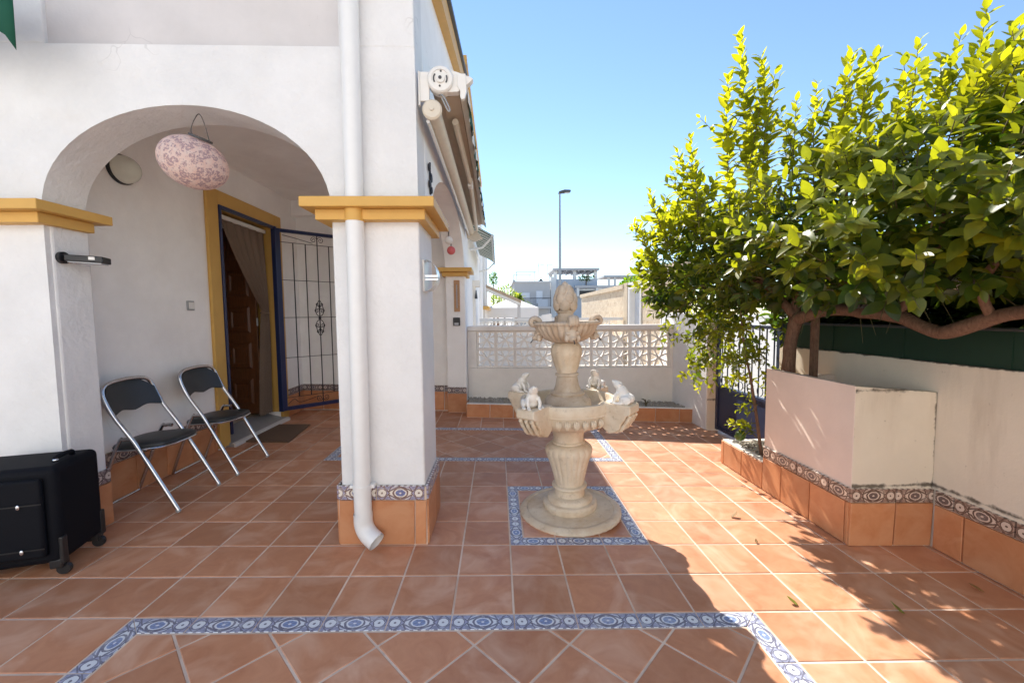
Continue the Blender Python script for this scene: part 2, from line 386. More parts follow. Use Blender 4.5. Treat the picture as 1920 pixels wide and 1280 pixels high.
class MB:
    def __init__(s): s.v = []; s.f = []; s.tone = []
    def add(s, vs, fs):
        o = len(s.v); s.v += [tuple(x) for x in vs]; s.f += [tuple(i + o for i in f) for f in fs]; return s
    def box(s, x0, x1, y0, y1, z0, z1):
        vs = [(x, y, z) for z in (z0, z1) for y in (y0, y1) for x in (x0, x1)]
        return s.add(vs, [(0, 2, 3, 1), (4, 5, 7, 6), (0, 1, 5, 4), (2, 6, 7, 3), (0, 4, 6, 2), (1, 3, 7, 5)])
    def obox(s, c, ax, ay, az):
        c, ax, ay, az = Vector(c), Vector(ax), Vector(ay), Vector(az)
        vs = [c + ax * i + ay * j + az * k for k in (-1, 1) for j in (-1, 1) for i in (-1, 1)]
        return s.add(vs, [(0, 2, 3, 1), (4, 5, 7, 6), (0, 1, 5, 4), (2, 6, 7, 3), (0, 4, 6, 2), (1, 3, 7, 5)])
    def prism(s, poly, z0, z1, map=None):
        n = len(poly)
        mp = map or (lambda a, b, c: (a, b, c))
        vs = [mp(p[0], p[1], z0) for p in poly] + [mp(p[0], p[1], z1) for p in poly]
        fs = [tuple(range(n - 1, -1, -1)), tuple(range(n, 2 * n))] + [(i, (i + 1) % n, n + (i + 1) % n, n + i) for i in range(n)]
        return s.add(vs, fs)
    def tilepoly(s, poly, top=0.0, depth=.012, bev=.003):
        if area(poly) < 0: poly = poly[::-1]
        n = len(poly); ins = inset(poly, bev)
        vs = [(p[0], p[1], top - depth) for p in poly] + [(p[0], p[1], top - bev) for p in poly] + [(p[0], p[1], top) for p in ins]
        fs = [(i, (i + 1) % n, n + (i + 1) % n, n + i) for i in range(n)] + [(n + i, n + (i + 1) % n, 2 * n + (i + 1) % n, 2 * n + i) for i in range(n)]
        fs.append(tuple(range(2 * n, 3 * n)))
        return s.add(vs, fs)
    def lathe(s, prof, seg=32, c=(0, 0, 0), mod=None, cap=True):
        o = []
        for r, z in prof:
            for k in range(seg):
                th = 2 * PI * k / seg
                rr = r * (mod(th, r, z) if mod else 1)
                o.append((c[0] + rr * math.cos(th), c[1] + rr * math.sin(th), c[2] + z))
        fs = []
        m = len(prof)
        for i in range(m - 1):
            for k in range(seg):
                k2 = (k + 1) % seg
                fs.append((i * seg + k, i * seg + k2, (i + 1) * seg + k2, (i + 1) * seg + k))
        if cap:
            fs.append(tuple(range(seg - 1, -1, -1))); fs.append(tuple((m - 1) * seg + k for k in range(seg)))
        return s.add(o, fs)
    def tube(s, pts, r, seg=8, cap=True, closed=False):
        pts = [Vector(p) for p in pts]; n = len(pts)
        rs = r if isinstance(r, (list, tuple)) else [r] * n
        vs = []; up = None
        for i, p in enumerate(pts):
            if closed: d = (pts[(i + 1) % n] - pts[i - 1])
            else: d = (pts[min(i + 1, n - 1)] - pts[max(i - 1, 0)])
            if d.length < 1e-9: d = Vector((0, 0, 1))
            d.normalize()
            if up is None:
                up = d.orthogonal().normalized()
            else:
                up = (up - d * up.dot(d))
                up = up.normalized() if up.length > 1e-6 else d.orthogonal().normalized()
            w = d.cross(up)
            for k in range(seg):
                a = 2 * PI * k / seg
                vs.append(p + (up * math.cos(a) + w * math.sin(a)) * rs[i])
        fs = []
        for i in range(n if closed else n - 1):
            j = (i + 1) % n
            for k in range(seg):
                k2 = (k + 1) % seg
                fs.append((i * seg + k, i * seg + k2, j * seg + k2, j * seg + k))
        if cap and not closed:
            fs.append(tuple(range(seg - 1, -1, -1))); fs.append(tuple((n - 1) * seg + k for k in range(seg)))
        return s.add(vs, fs)
    def ball(s, c, rx, ry=None, rz=None, seg=16, rings=10, rot=None):
        ry = ry or rx; rz = rz or rx
        vs = []; c = Vector(c)
        for i in range(rings + 1):
            ph = PI * i / rings
            for k in range(seg):
                th = 2 * PI * k / seg
                p = Vector((rx * math.sin(ph) * math.cos(th), ry * math.sin(ph) * math.sin(th), rz * math.cos(ph)))
                if rot: p = rot @ p
                vs.append(c + p)
        fs = []
        for i in range(rings):
            for k in range(seg):
                k2 = (k + 1) % seg
                fs.append((i * seg + k, (i + 1) * seg + k, (i + 1) * seg + k2, i * seg + k2))
        return s.add(vs, fs)
    def mesh(s, name, mat, smooth=False, angle=40, weld=False):
        me = bpy.data.meshes.new(name)
        me.from_pydata(s.v, [], s.f); me.update()
        if weld:
            b = bmesh.new(); b.from_mesh(me); bmesh.ops.remove_doubles(b, verts=b.verts, dist=1e-5)
            bmesh.ops.recalc_face_normals(b, faces=b.faces); b.to_mesh(me); b.free()
        if mat: me.materials.append(M[mat] if isinstance(mat, str) else mat)
        if smooth:
            me.polygons.foreach_set('use_smooth', [True] * len(me.polygons))
            me.set_sharp_from_angle(angle=math.radians(angle))
        return me
    def build(s, name, mat, parent=None, smooth=False, bevel=0, local=False, angle=40, weld=False, kind=None, seg=2):
        if parent is not None and not local:
            o = wloc(parent); s.v = [(a - o.x, b - o.y, c - o.z) for a, b, c in s.v]
        me = s.mesh(name, mat, smooth, angle, weld)
        ob = bpy.data.objects.new(name, me); COL.objects.link(ob)
        if parent is not None: ob.parent = parent
        if bevel:
            b = ob.modifiers.new('bevel', 'BEVEL'); b.width = bevel; b.segments = seg; b.limit_method = 'ANGLE'; b.angle_limit = math.radians(50)
        if kind: ob['kind'] = kind
        return ob
def wloc(o):
    v = Vector((0, 0, 0))
    while o is not None: v += o.location; o = o.parent
    return v
def thing(name, label, cat, loc=(0, 0, 0), rotz=0, group=None):
    o = bpy.data.objects.new(name, None); COL.objects.link(o)
    o.empty_display_size = .1
    o.location = loc; o.rotation_euler = (0, 0, rotz)
    return tag(o, label, cat, group)
def tag(o, label, cat, group=None):
    o['label'] = label; o['category'] = cat
    if group: o['group'] = group
    return o
def struct(o): o['kind'] = 'structure'; return o
def piece(name, me, org, xa, ya, parent):
    """a small object sharing mesh data, local x along xa and local y along ya"""
    ob = bpy.data.objects.new(name, me); COL.objects.link(ob)
    xa = Vector(xa).normalized(); ya = Vector(ya).normalized(); za = xa.cross(ya).normalized(); ya = za.cross(xa)
    o = Vector(org) - wloc(parent)
    m = Matrix(((xa.x, ya.x, za.x, o.x), (xa.y, ya.y, za.y, o.y), (xa.z, ya.z, za.z, o.z), (0, 0, 0, 1)))
    ob.parent = parent; ob.matrix_basis = m
    return ob
def qbez(a, b, c, n=8):
    a, b, c = Vector(a), Vector(b), Vector(c)
    return [a * (1 - t) ** 2 + b * 2 * t * (1 - t) + c * t * t for t in [i / n for i in range(n + 1)]]
def smoothpath(pts, n=6):
    """Catmull-Rom through points"""
    P = [Vector(p) for p in pts]; out = []
    for i in range(len(P) - 1):
        p0 = P[max(i - 1, 0)]; p1 = P[i]; p2 = P[i + 1]; p3 = P[min(i + 2, len(P) - 1)]
        for k in range(n):
            t = k / n
            out.append(.5 * ((2 * p1) + (p2 - p0) * t + (2 * p0 - 5 * p1 + 4 * p2 - p3) * t * t + (3 * p1 - p0 - 3 * p2 + p3) * t ** 3))
    out.append(P[-1]); return out

KS = -.0265
def fz(x, y=0): return KS * x            # the terrace falls gently to the right
T = .30
G = .0095                                 # joint

# ------------------------------------------------------------------ ground and terrace floor
g = MB(); g.add([(-300, -60, -.45), (300, -60, -.45), (300, 500, -.45), (-300, 500, -.45)], [(0, 1, 2, 3)])
struct(g.build('ground', 'asphalt'))
fl = MB(); fl.box(-4.2, 2.85, -4.2, 4.45, -.30, -.0028)
floor = fl.build('terrace_floor', 'grout'); struct(floor)
floor.rotation_euler = (0, -math.atan(KS), 0)
def fpiece(name, me, loc, rot=0):
    ob = bpy.data.objects.new(name, me); COL.objects.link(ob); ob.parent = floor
    ob.location = loc; ob.rotation_euler = (rnd.uniform(-.0012, .0012), rnd.uniform(-.0012, .0012), rot); return ob
def rect(x0, x1, y0, y1): return [(x0, y0), (x1, y0), (x1, y1), (x0, y1)]
full = MB().tilepoly(rect(-T / 2 + G / 2, T / 2 - G / 2, -T / 2 + G / 2, T / 2 - G / 2)).mesh('floor_tile', 'tile')
carp = [(-1.8, 1.2, -1.2, 0.0), (-1.8, 1.2, 2.1, 3.3), (0.0, .9, .6, 1.5)]
BW = .1
back_field = MB()
def put_poly(poly, name='tile', mat='tile'):
    poly2 = inset(poly if area(poly) > 0 else poly[::-1], G / 2)
    if abs(area(poly2)) < 2e-4 or area(poly2) < 0: return
    cx = sum(p[0] for p in poly2) / len(poly2); cy = sum(p[1] for p in poly2) / len(poly2)
    if cy < -.80: back_field.tilepoly(poly2, top=0); return
    me = MB().tilepoly([(p[0] - cx, p[1] - cy) for p in poly2]).mesh('cut_tile', mat)
    fpiece(name, me, (cx, cy, rnd.uniform(-.0006, .0006)))
for i in range(-11, 10):
    for j in range(-9, 14):
        x0, y0 = i * T, j * T; cx, cy = x0 + T / 2, y0 + T / 2
        if any(a - .01 < cx < b + .01 and c - .01 < cy < d + .01 for a, b, c, d in carp): continue
        if x0 > 2.72 or (cx > 2.2 and .6 < cy < 2.0 and cx > 2.35) or cy > 4.1 or x0 < -3.01: continue
        if cy < -.80:
            back_field.tilepoly(rect(x0 + G / 2, x0 + T - G / 2, y0 + G / 2, y0 + T - G / 2)); continue
        fpiece('tile', full, (cx, cy, rnd.uniform(-.0006, .0006)))
def diag_fill(x0, x1, y0, y1, nx, ny):
    s = T * math.sqrt(2) / 2
    for i in range(-14, 15):
        for j in range(-10, 11):
            cx = nx + (i + j) * s; cy = ny + (i - j) * s
            poly = [(cx - s, cy), (cx, cy - s), (cx + s, cy), (cx, cy + s)]
            poly = [(p[0], p[1] + s) for p in poly]
            poly = clip_rect(poly, x0, x1, y0, y1)
            if len(poly) >= 3 and abs(area(poly)) > 1e-3: put_poly(poly)
diag_fill(-1.8 + BW, 1.2 - BW, -1.2 + BW, -BW, .241, -.185)
diag_fill(-1.8 + BW, 1.2 - BW, 2.1 + BW, 3.3 - BW, -.609, 2.732)
for i in range(0, 3):
    for j in range(2, 5):
        p = clip_rect(rect(i * T, i * T + T, j * T, j * T + T), .09, .81, .69, 1.41)
        if len(p) >= 3: put_poly(p)
def border(x0, x1, y0, y1, w):
    """a ring of patterned tiles round a rectangle, mitred at the corners"""
    for (ax, ay, bx, by) in ((x0, y0, x1, y0), (x1, y0, x1, y1), (x1, y1, x0, y1), (x0, y1, x0, y0)):
        L = math.hypot(bx - ax, by - ay); dx, dy = (bx - ax) / L, (by - ay) / L
        n = round(L / T); rot = math.atan2(dy, dx)
        for k in range(n):
            l = L / n
            p = rect(-l / 2 + .003, l / 2 - .003, -w / 2 + .005, w / 2 - .005)
            if k == 0: p = clip_poly(p, -1, 1, -(-l / 2) + (-w / 2) - .002)
            if k == n - 1: p = clip_poly(p, 1, 1, l / 2 - w / 2 - .002)
            cx = ax + dx * (k + .5) * l - dy * w / 2; cy = ay + dy * (k + .5) * l + dx * w / 2
            me = MB().tilepoly(p, bev=.002).mesh('border_tile', 'list_blue')
            if cy < -.8: 
                for v in me.vertices: pass
            fpiece('border_tile', me, (cx, cy, .0005), rot)
border(*carp[0], BW); border(*carp[1], BW); border(*carp[2], .09)
bf = back_field.build('tile_field', 'tile', floor, local=True, kind='stuff')

# ------------------------------------------------------------------ plinths
PL_H, LI_H = .29, .095
plinth_cache = {}
def plinth(parent, p0, p1, out, mat='list_pillar', start=0.0, h=PL_H, top=True, tl=T, ll=T, base=None, th=.012, label=None):
    """orange tiles with a patterned band above, from p0 to p1 (xy), facing `out`"""
    p0 = Vector((p0[0], p0[1], 0)); p1 = Vector((p1[0], p1[1], 0)); d = p1 - p0; L = d.length; d.normalize()
    slope = (fz(p1.x) - fz(p0.x)) / L
    xa = Vector((d.x, d.y, slope)).normalized(); out = Vector((out[0], out[1], 0)).normalized()
    ya = out.cross(xa)
    if ya.z < 0: xa_s = -xa; ya = -ya
    else: xa_s = xa
    # local x × local y must point out
    if xa_s.cross(ya).dot(out) < 0: xa_s = -xa_s
    def run(step, z0, z1, name, m, off):
        a = -off
        while a < L - 1e-4:
            s0, s1 = max(a, 0), min(a + step, L)
            a += step
            if s1 - s0 < .012: continue
            w = s1 - s0 - .008; hh = z1 - z0 - .006
            key = (name, m, round(w, 4), round(hh, 4))
            if key not in plinth_cache:
                plinth_cache[key] = MB().tilepoly(rect(-w / 2, w / 2, -hh / 2, hh / 2), top=th, depth=th + .004, bev=.003).mesh(name, m)
            c = p0 + d * ((s0 + s1) / 2)
            zc = fz(c.x) + (z0 + z1) / 2 + rnd.uniform(-.0008, .0008)
            piece(name, plinth_cache[key], (c.x, c.y, zc) if base is None else (c.x, c.y, base + (z0 + z1) / 2), xa_s, ya, parent)
    run(tl, 0.004, h, 'plinth_tile', 'plinth', start)
    if top: run(ll, h, h + LI_H, 'border_tile', mat, start * .5)

# ------------------------------------------------------------------ house
XW, XD, YB = -.53, -2.98, 4.25           # side wall, door wall, porch end wall
YF = .625                                # front face
house = thing('house', 'white stucco house with arched porch and ochre trim on the left', 'house', (-2.0, .6, 0))
def arch_strip(mb, a0, a1, spring, rise, ztop, w0, w1, fn, n=28):
    """wall above an elliptical arch; fn(u, w, z)"""
    cu, hw = (a0 + a1) / 2, (a1 - a0) / 2
    us = [cu - hw * math.cos(PI * i / n) for i in range(n + 1)]
    zs = [spring + rise * math.sin(PI * i / n) for i in range(n + 1)]
    vs = []
    for u, z in zip(us, zs): vs += [fn(u, w0, z), fn(u, w0, ztop), fn(u, w1, ztop), fn(u, w1, z)]
    fs = []
    for i in range(n):
        a, b = i * 4, i * 4 + 4
        fs += [(a, b, b + 1, a + 1), (a + 2, b + 2, b + 3, a + 3), (a + 3, b + 3, b, a)]
    mb.add(vs, fs)
ZT = 3.78
fw = MB()
fX = lambda u, w, z: (u, w, z)
arch_strip(fw, -2.715, -1.05, 2.11, .585, 3.03, YF, .88, fX)
fw.box(-4.3, -2.715, YF, .88, 0.0, 3.03)
fw.box(-1.05, XW - .001, YF, .88, 2.06, 3.03)
front = fw.build('front_wall', 'front_white_darkened', house, smooth=True, angle=30, weld=True)
for a_, b_ in ((-4.3, -2.63), (-.97, XW - .001)):
    MB().box(a_, b_, YF, .88, 3.03, ZT).build('upper_wall', 'front_white_darkened', house, bevel=.008)
rp = MB(); rp.box(-2.63, -.97, YF + .024, .88, 3.03, ZT); rp.build('recessed_panel', 'panel_white', house)
# side wall with its arch, then gable
fY = lambda u, w, z: (w, u, z)
sw = MB()
arch_strip(sw, 1.10, 4.0, 2.11, .60, 3.10, XW, XW - .27, fY)
sw.box(XW - .27, XW, .88, 1.10, 2.11, 3.10); sw.box(XW - .27, XW, 4.0, 4.6, 2.11, 3.10)
sw.build('side_wall', 'wall_white', house, smooth=True, angle=30, weld=True)
gb = MB()
gb.prism([(YF + .002, 3.10), (4.12, 3.10), (4.12, 4.62), (YF + .002, 3.72)], XW - .25, XW - .004, map=lambda a, b, c: (c, a, b))
gb.build('gable', 'wall_white', house)
# sloping ochre verge with a dark tile edge on top
def sl(y): return 3.66 + .257 * (y - .63)
vg = MB(); vg.prism([(.40, sl(.40)), (4.12, sl(4.12)), (4.12, sl(4.12) + .17), (.40, sl(.40) + .17)], XW - .004, XW + .07, map=lambda a, b, c: (c, a, b))
vg.build('verge', 'ochre', house)
ve = MB(); ve.prism([(.38, sl(.38) + .172), (4.12, sl(4.12) + .172), (4.12, sl(4.12) + .215), (.38, sl(.38) + .215)], XW - 1.2, XW + .10, map=lambda a, b, c: (c, a, b))
ve.build('roof_edge', 'dark_metal', house)
# taller rear block with ochre coping
rb = MB(); rb.box(-3.6, XW, 4.125, 9.4, 2.9, 4.92); rb.build('rear_block', 'wall_white', house)
rc = MB(); rc.box(-3.7, XW + .085, 4.02, 9.5, 4.922, 5.05); rc.build('coping', 'ochre', house)
# porch walls and ceiling
dw = MB()
oy0, oy1, oz0, oz1 = 2.52, 3.60, .20, 2.63
dw.box(XD - .24, XD, .88, oy0, -.2, 3.3); dw.box(XD - .24, XD, oy1, YB + .3, -.2, 3.3)
dw.box(XD - .24, XD, oy0, oy1, oz1, 3.3); dw.box(XD - .24, XD, oy0, oy1, -.2, .055)
dw.build('door_wall', 'wall_white', house)
ew = MB(); ew.box(XD, -.80, YB, YB + .25, -.2, 3.3); ew.build('porch_end_wall', 'wall_white', house)
ce = MB(); ce.box(XD, XW - .27, .88, YB, 3.105, 3.25); ce.build('porch_ceiling', 'wall_white', house)
ir = MB()                                   # room behind the door
ir.box(-4.6, -4.5, 2.2, 4.0, -.2, 2.9); ir.box(-4.5, XD - .24, 2.1, 2.2, -.2, 2.9); ir.box(-4.5, XD - .24, 4.0, 4.1, -.2, 2.9)
ir.box(-4.5, XD - .24, 2.2, 4.0, 2.8, 2.9); ir.box(-4.5, XD - .24, 2.2, 4.0, .05, .16)
ir.build('hallway', 'cream_wall', house)
# pillars
def capital(parent, x0, x1, y0, y1, zt=2.138):
    c = MB(); c.box(x0, x1, y0, y1, zt - .057, zt); cap = c.build('capital', 'ochre', parent, bevel=.004)
    d = MB(); d.box(x0 + .062, x1 - .062, y0 + .062, y1 - .062, zt - .118, zt - .058); d.build('capital_step', 'ochre', parent if parent.parent is None else parent, bevel=.004)
    return cap
pp = MB(); pp.box(-1.05, XW, YF, 1.10, .02, 2.06)
pillar = pp.build('pillar', 'front_white_darkened', house, bevel=.014, seg=3)
capital(pillar, -1.178, -.418, .49, 1.22)
px0, px1, py0, py1 = -1.066, XW + .008, YF - .012, 1.112
plinth(pillar, (px0, py0), (px1, py0), (0, -1), 'list_pillar', start=.13)
plinth(pillar, (px1, py0), (px1, py1), (1, 0), 'list_pillar', start=0)
plinth(pillar, (px0, py0), (px0, py1), (-1, 0), 'list_pillar', start=0)
pq = MB(); pq.box(px0, px1, py0, py1, -.05, .385); pq.build('plinth_core', 'grout', pillar)
# left pillar: inner face is rougher, drawn a hair proud of the wall
lp = MB(); lp.box(-2.80, -2.705, YF + .03, .884, .02, 2.02)
lpil = lp.build('porch_jamb', 'wall_rough', house, bevel=.012)
capital(lpil, -4.3, -2.605, .49, .945, 2.128)
plinth(lpil, (-2.698, YF + .0), (-2.698, .892), (1, 0), 'list_dark')
plinth(lpil, (-4.2, YF - .006), (-2.70, YF - .006), (0, -1), 'list_dark')
# far pilaster
fp = MB(); fp.box(-.815, XW, 4.11, 4.6, -.1, 2.06)
fpil = fp.build('pilaster', 'wall_white', house, bevel=.012)
capital(fpil, -.92, -.424, 3.99, 4.55)
plinth(fpil, (-.815, 4.104), (XW, 4.104), (0, -1), 'list_dark')
plinth(front, (XD + .006, .90), (XD + .006, oy0 - .17), (1, 0), 'list_dark', start=.1)
plinth(front, (XD + .006, oy1 + .17), (XD + .006, YB), (1, 0), 'list_dark')
plinth(front, (XD, YB - .006), (-.815, YB - .006), (0, -1), 'list_dark')
# ochre door surround, threshold
ds = MB()
ds.box(XD, XD + .035, oy0 - .16, oy0, .10, oz1 + .15); ds.box(XD, XD + .035, oy1, oy1 + .16, .10, oz1 + .15); ds.box(XD, XD + .035, oy0, oy1, oz1, oz1 + .15)
surround = ds.build('door_surround', 'ochre2', house, bevel=.006)
rv = MB(); rv.box(XD - .235, XD - .001, oy1 - .012, oy1 - .001, oz0, oz1); rv.box(XD - .235, XD - .001, oy0 + .001, oy0 + .012, oz0, oz1); rv.box(XD - .235, XD - .001, oy0 + .012, oy1 - .012, oz1 - .012, oz1 - .001)
rv.build('door_reveal', 'ochre2', surround)
st = MB(); st.prism([(XD - .24, .06), (XD + .085, .06), (XD + .085, .108), (XD - .24, oz0 - .004)], oy0 - .03, oy1 + .03, map=lambda a, b, c: (a, c, b)); st.build('door_step', 'step', house)
se = MB(); se.prism([(XD + .086, .07), (XD + .105, .07), (XD + .105, .112), (XD + .07, .121), (XD + .07, .1135), (XD + .086, .109)], oy0 - .035, oy1 + .035, map=lambda a, b, c: (a, c, b)); se.build('step_nosing', 'step_edge', house)
# navy metal frame set in the opening
nf = MB()
nf.box(XD + .005, XD + .05, oy0 + .0, oy0 + .03, oz0 + .005, oz1); nf.box(XD + .005, XD + .05, oy0 + .03, oy1 - .04, oz1 - .035, oz1)
nf.box(XD + .005, XD + .06, oy1 - .045, oy1, oz0 + .005, oz1)
nf.build('gate_frame', 'navy', house, bevel=.003)
# wooden door leaf, swung inward
dl = MB(); hx, hy = XD - .16, oy1 - .16
dl.box(hx - .86, hx, hy, hy + .04, oz0 + .01, oz1 - .05)
leaf = dl.build('door', 'wood', house, bevel=.004)
for cx in (-.22, -.62):
    for k in range(5):
        z0 = oz0 + .12 + k * .46
        pn = MB(); w = .14; h = .17
        c = Vector((hx + cx, hy, z0 + .19))
        vs = []
        for (s, dpt) in ((1.0, .0005), (.82, -.018), (.62, -.018), (.5, -.008)):
            vs += [(c.x - w * s, c.y + dpt, c.z - h * s - (1 - s) * 0), (c.x + w * s, c.y + dpt, c.z - h * s), (c.x + w * s, c.y + dpt, c.z + h * s), (c.x - w * s, c.y + dpt, c.z + h * s)]
        fs = []
        for r in range(3):
            for q in range(4): fs.append((r * 4 + q, r * 4 + (q + 1) % 4, r * 4 + 4 + (q + 1) % 4, r * 4 + 4 + q))
        fs.append((12, 13, 14, 15))
        pn.add(vs, fs); pn.build('panel', 'wood', leaf)
for z in (.55, 1.35, 2.25):
    hg = MB(); hg.tube([(hx + .012, hy - .01, z), (hx + .012, hy - .01, z + .10)], .011, 8); hg.build('hinge', 'grey_metal', leaf)
# downpipe
dpp = MB()
dpx, dpy, dr = -.905, YF - .055, .052
dpp.tube([(dpx + .028, dpy, 3.78), (dpx + .012, dpy, 2.15), (dpx, dpy, .42), (dpx + .002, dpy, .24)], dr, 20)
pipe = dpp.build('downpipe', 'pvc', house, smooth=True)
col = MB(); col.tube([(dpx + .011, dpy, 2.012), (dpx + .011, dpy, 2.085)], dr + .003, 20); col.build('painted_collar', 'ochre', pipe, smooth=True)
ck = MB(); ck.box(dpx - .075, dpx + .075, dpy - .005, dpy + .05, .405, .425); ck.build('pipe_clip', 'pvc', pipe, bevel=.003)
cl2 = MB(); cl2.tube([(dpx, dpy, .39), (dpx, dpy, .43)], dr + .003, 20); cl2.build('pipe_ring', 'pvc', pipe, smooth=True)
el = MB(); pts = [(dpx, dpy, .25)]
for i in range(0, 9):
    a = math.radians(i * 62 / 8); R_ = .105
    k = R_ * (1 - math.cos(a)); zz = .205 - R_ * math.sin(a)
    pts.append((dpx + k * .90, dpy - k * .45, zz))
a = math.radians(62); e = Vector((math.sin(a) * .90, -math.sin(a) * .45, -math.cos(a))).normalized()
pe = Vector(pts[-1])
pts.append(tuple(pe + e * .05))
el.tube(pts, dr + .004, 20, cap=False); el.tube([Vector(p) for p in reversed(pts)], dr - .001, 20, cap=False)
# rim closing outer and inner skins
n_ = len(pts); o1 = (n_ - 1) * 20; o2 = n_ * 20
el.f += [(o1 + k, o1 + (k + 1) % 20, o2 + (-(k + 1)) % 20 if False else o2 + (k + 1) % 20, o2 + k) for k in range(0)]
elb = el.build('pipe_elbow', 'pvc', pipe, smooth=True)
rm = MB(); rm.tube([pe + e * .044, pe + e * .052], dr + .0045, 20, cap=False); rm.build('pipe_lip', 'pvc', pipe, smooth=True)

# ------------------------------------------------------------------ things fixed to the house
# wrought-iron gate leaf
gx0, gy0 = XD + .045, oy1 - .03
ga = math.radians(42); gd = Vector((math.cos(ga), math.sin(ga), 0)); gn = Vector((-math.sin(ga), math.cos(ga), 0)); GW = .88
gz0, gz1 = oz0 + .01, oz1 - .02
gate = thing('security_gate', 'navy wrought-iron grille gate swung open beside the front door', 'gate', (gx0, gy0, gz0))
def gp(s, z, o=0): return Vector((gx0, gy0, 0)) + gd * s + gn * o + Vector((0, 0, z))
def gbox(s0, s1, z0, z1, th=.016):
    m = MB(); m.obox(gp((s0 + s1) / 2, (z0 + z1) / 2), gd * (s1 - s0) / 2, gn * th, Vector((0, 0, (z1 - z0) / 2))); return m
gbox(0, .06, gz0, gz1).build('stile', 'navy', gate, bevel=.003); gbox(GW - .05, GW, gz0, gz1).build('stile', 'navy', gate, bevel=.003)
gbox(.061, GW - .051, gz1 - .045, gz1).build('rail', 'navy', gate, bevel=.003); gbox(.061, GW - .051, gz0, gz0 + .05).build('rail', 'navy', gate, bevel=.003)
ins0, ins1 = .06, GW - .05
zt2 = gz1 - .17; zb2 = gz0 + .17
for z in (zt2, zb2, zb2 + (zt2 - zb2) * .26, zb2 + (zt2 - zb2) * .52, zb2 + (zt2 - zb2) * .76):
    MB().tube([gp(ins0, z), gp(ins1, z)], .004, 6).build('crossbar', 'iron', gate)
nb = 5
for k in range(1, nb):
    s = ins0 + (ins1 - ins0) * k / nb
    z0, z1 = (gz0 + .05, gz1 - .045) if k == 3 else (zb2, zt2)
    MB().tube([gp(s, z0), gp(s, z1)], .0075, 6).build('bar', 'iron', gate)
def spiral(s, z, r, turns, sgn, up=1, r0=.004):
    pts = []
    for i in range(26):
        t = i / 25; a = t * turns * 2 * PI; rr = r * (1 - .85 * t)
        pts.append(gp(s + sgn * (r - rr * math.cos(a)), z + up * rr * math.sin(a)))
    return MB().tube(pts, r0, 6)
sm = ins0 + (ins1 - ins0) * 3 / nb
for sg in (-1, 1):
    spiral(sm, gz1 - .10, .045, 1.6, sg).build('scroll', 'iron', gate, smooth=True)
    spiral(sm, gz0 + .11, .045, 1.6, sg, -1).build('scroll', 'iron', gate, smooth=True)
MB().tube(smoothpath([gp(ins0 + .03, gz1 - .08), gp(ins0 + .16, gz1 - .10), gp(sm - .06, gz1 - .15)]), .004, 6).build('scroll', 'iron', gate)
MB().tube(smoothpath([gp(ins0 + .01, gz0 + .08), gp(ins0 + .09, gz0 + .14), gp(ins0 + .17, gz0 + .09), gp(sm - .06, gz0 + .14)]), .004, 6).build('scroll', 'iron', gate)
zc = (zb2 + zt2) / 2 + .03
for sg in (-1, 1):
    for ud in (-1, 1):
        spiral(sm, zc + ud * .10, .036, 1.5, sg, ud, .005).build('scroll', 'iron', gate, smooth=True)
        spiral(sm, zc + ud * .19, .026, 1.3, sg, -ud, .005).build('scroll', 'iron', gate, smooth=True)
        MB().tube(qbez(gp(sm, zc + ud * .02), gp(sm + sg * .10, zc + ud * .06), gp(sm + sg * .01, zc + ud * .24), 10), .005, 6).build('scroll', 'iron', gate, smooth=True)
MB().ball(gp(sm, zc), .02).build('boss', 'iron', gate, smooth=True)
MB().ball(gp(sm, zc + .16), .015, .015, .03).build('boss', 'iron', gate, smooth=True); MB().ball(gp(sm, zc - .16), .015, .015, .03).build('boss', 'iron', gate, smooth=True)
# curtain gathered to one side, on a white rail
cu = thing('door_curtain', 'brown beaded curtain tied back in the front doorway', 'curtain', (XD - .1, oy1 - .2, oz0))
MB().box(XD - .085, XD - .055, oy0 + .03, oy1 - .05, oz1 - .10, oz1 - .055).build('curtain_rail', 'white_metal', cu, bevel=.004)
cm = MB(); NU, NV = 60, 40
yr = oy1 - .07
for v in range(NV + 1):
    tz = v / NV; z = (oz1 - .10) - tz * (oz1 - .10 - oz0 - .02)
    if tz < .42: w = .82 - (.82 - .10) * (tz / .42) ** 1.25
    elif tz < .5: w = .10 + .02 * (tz - .42) / .08
    else: w = .12 + .12 * (tz - .5) / .5
    for u in range(NU + 1):
        s = u / NU; amp = .010 + .02 * min(1, tz / .42)
        y = yr - w * s
        cm.v.append((XD - .075 + amp * math.sin(s * 34 + 3 * tz) , y, z - (0 if tz > .02 else 0)))
for v in range(NV):
    for u in range(NU):
        a = v * (NU + 1) + u; cm.f.append((a, a + 1, a + NU + 2, a + NU + 1))
cm.build('curtain_cloth', 'curtain', cu, smooth=True)
MB().tube([(XD - .075 + .04 * math.cos(a), yr - .055 + .06 * math.sin(a), oz1 - .10 - .44 * (oz1 - .12 - oz0)) for a in [2 * PI * i / 16 for i in range(16)]], .010, 6, closed=True).build('tie_band', 'curtain', cu)
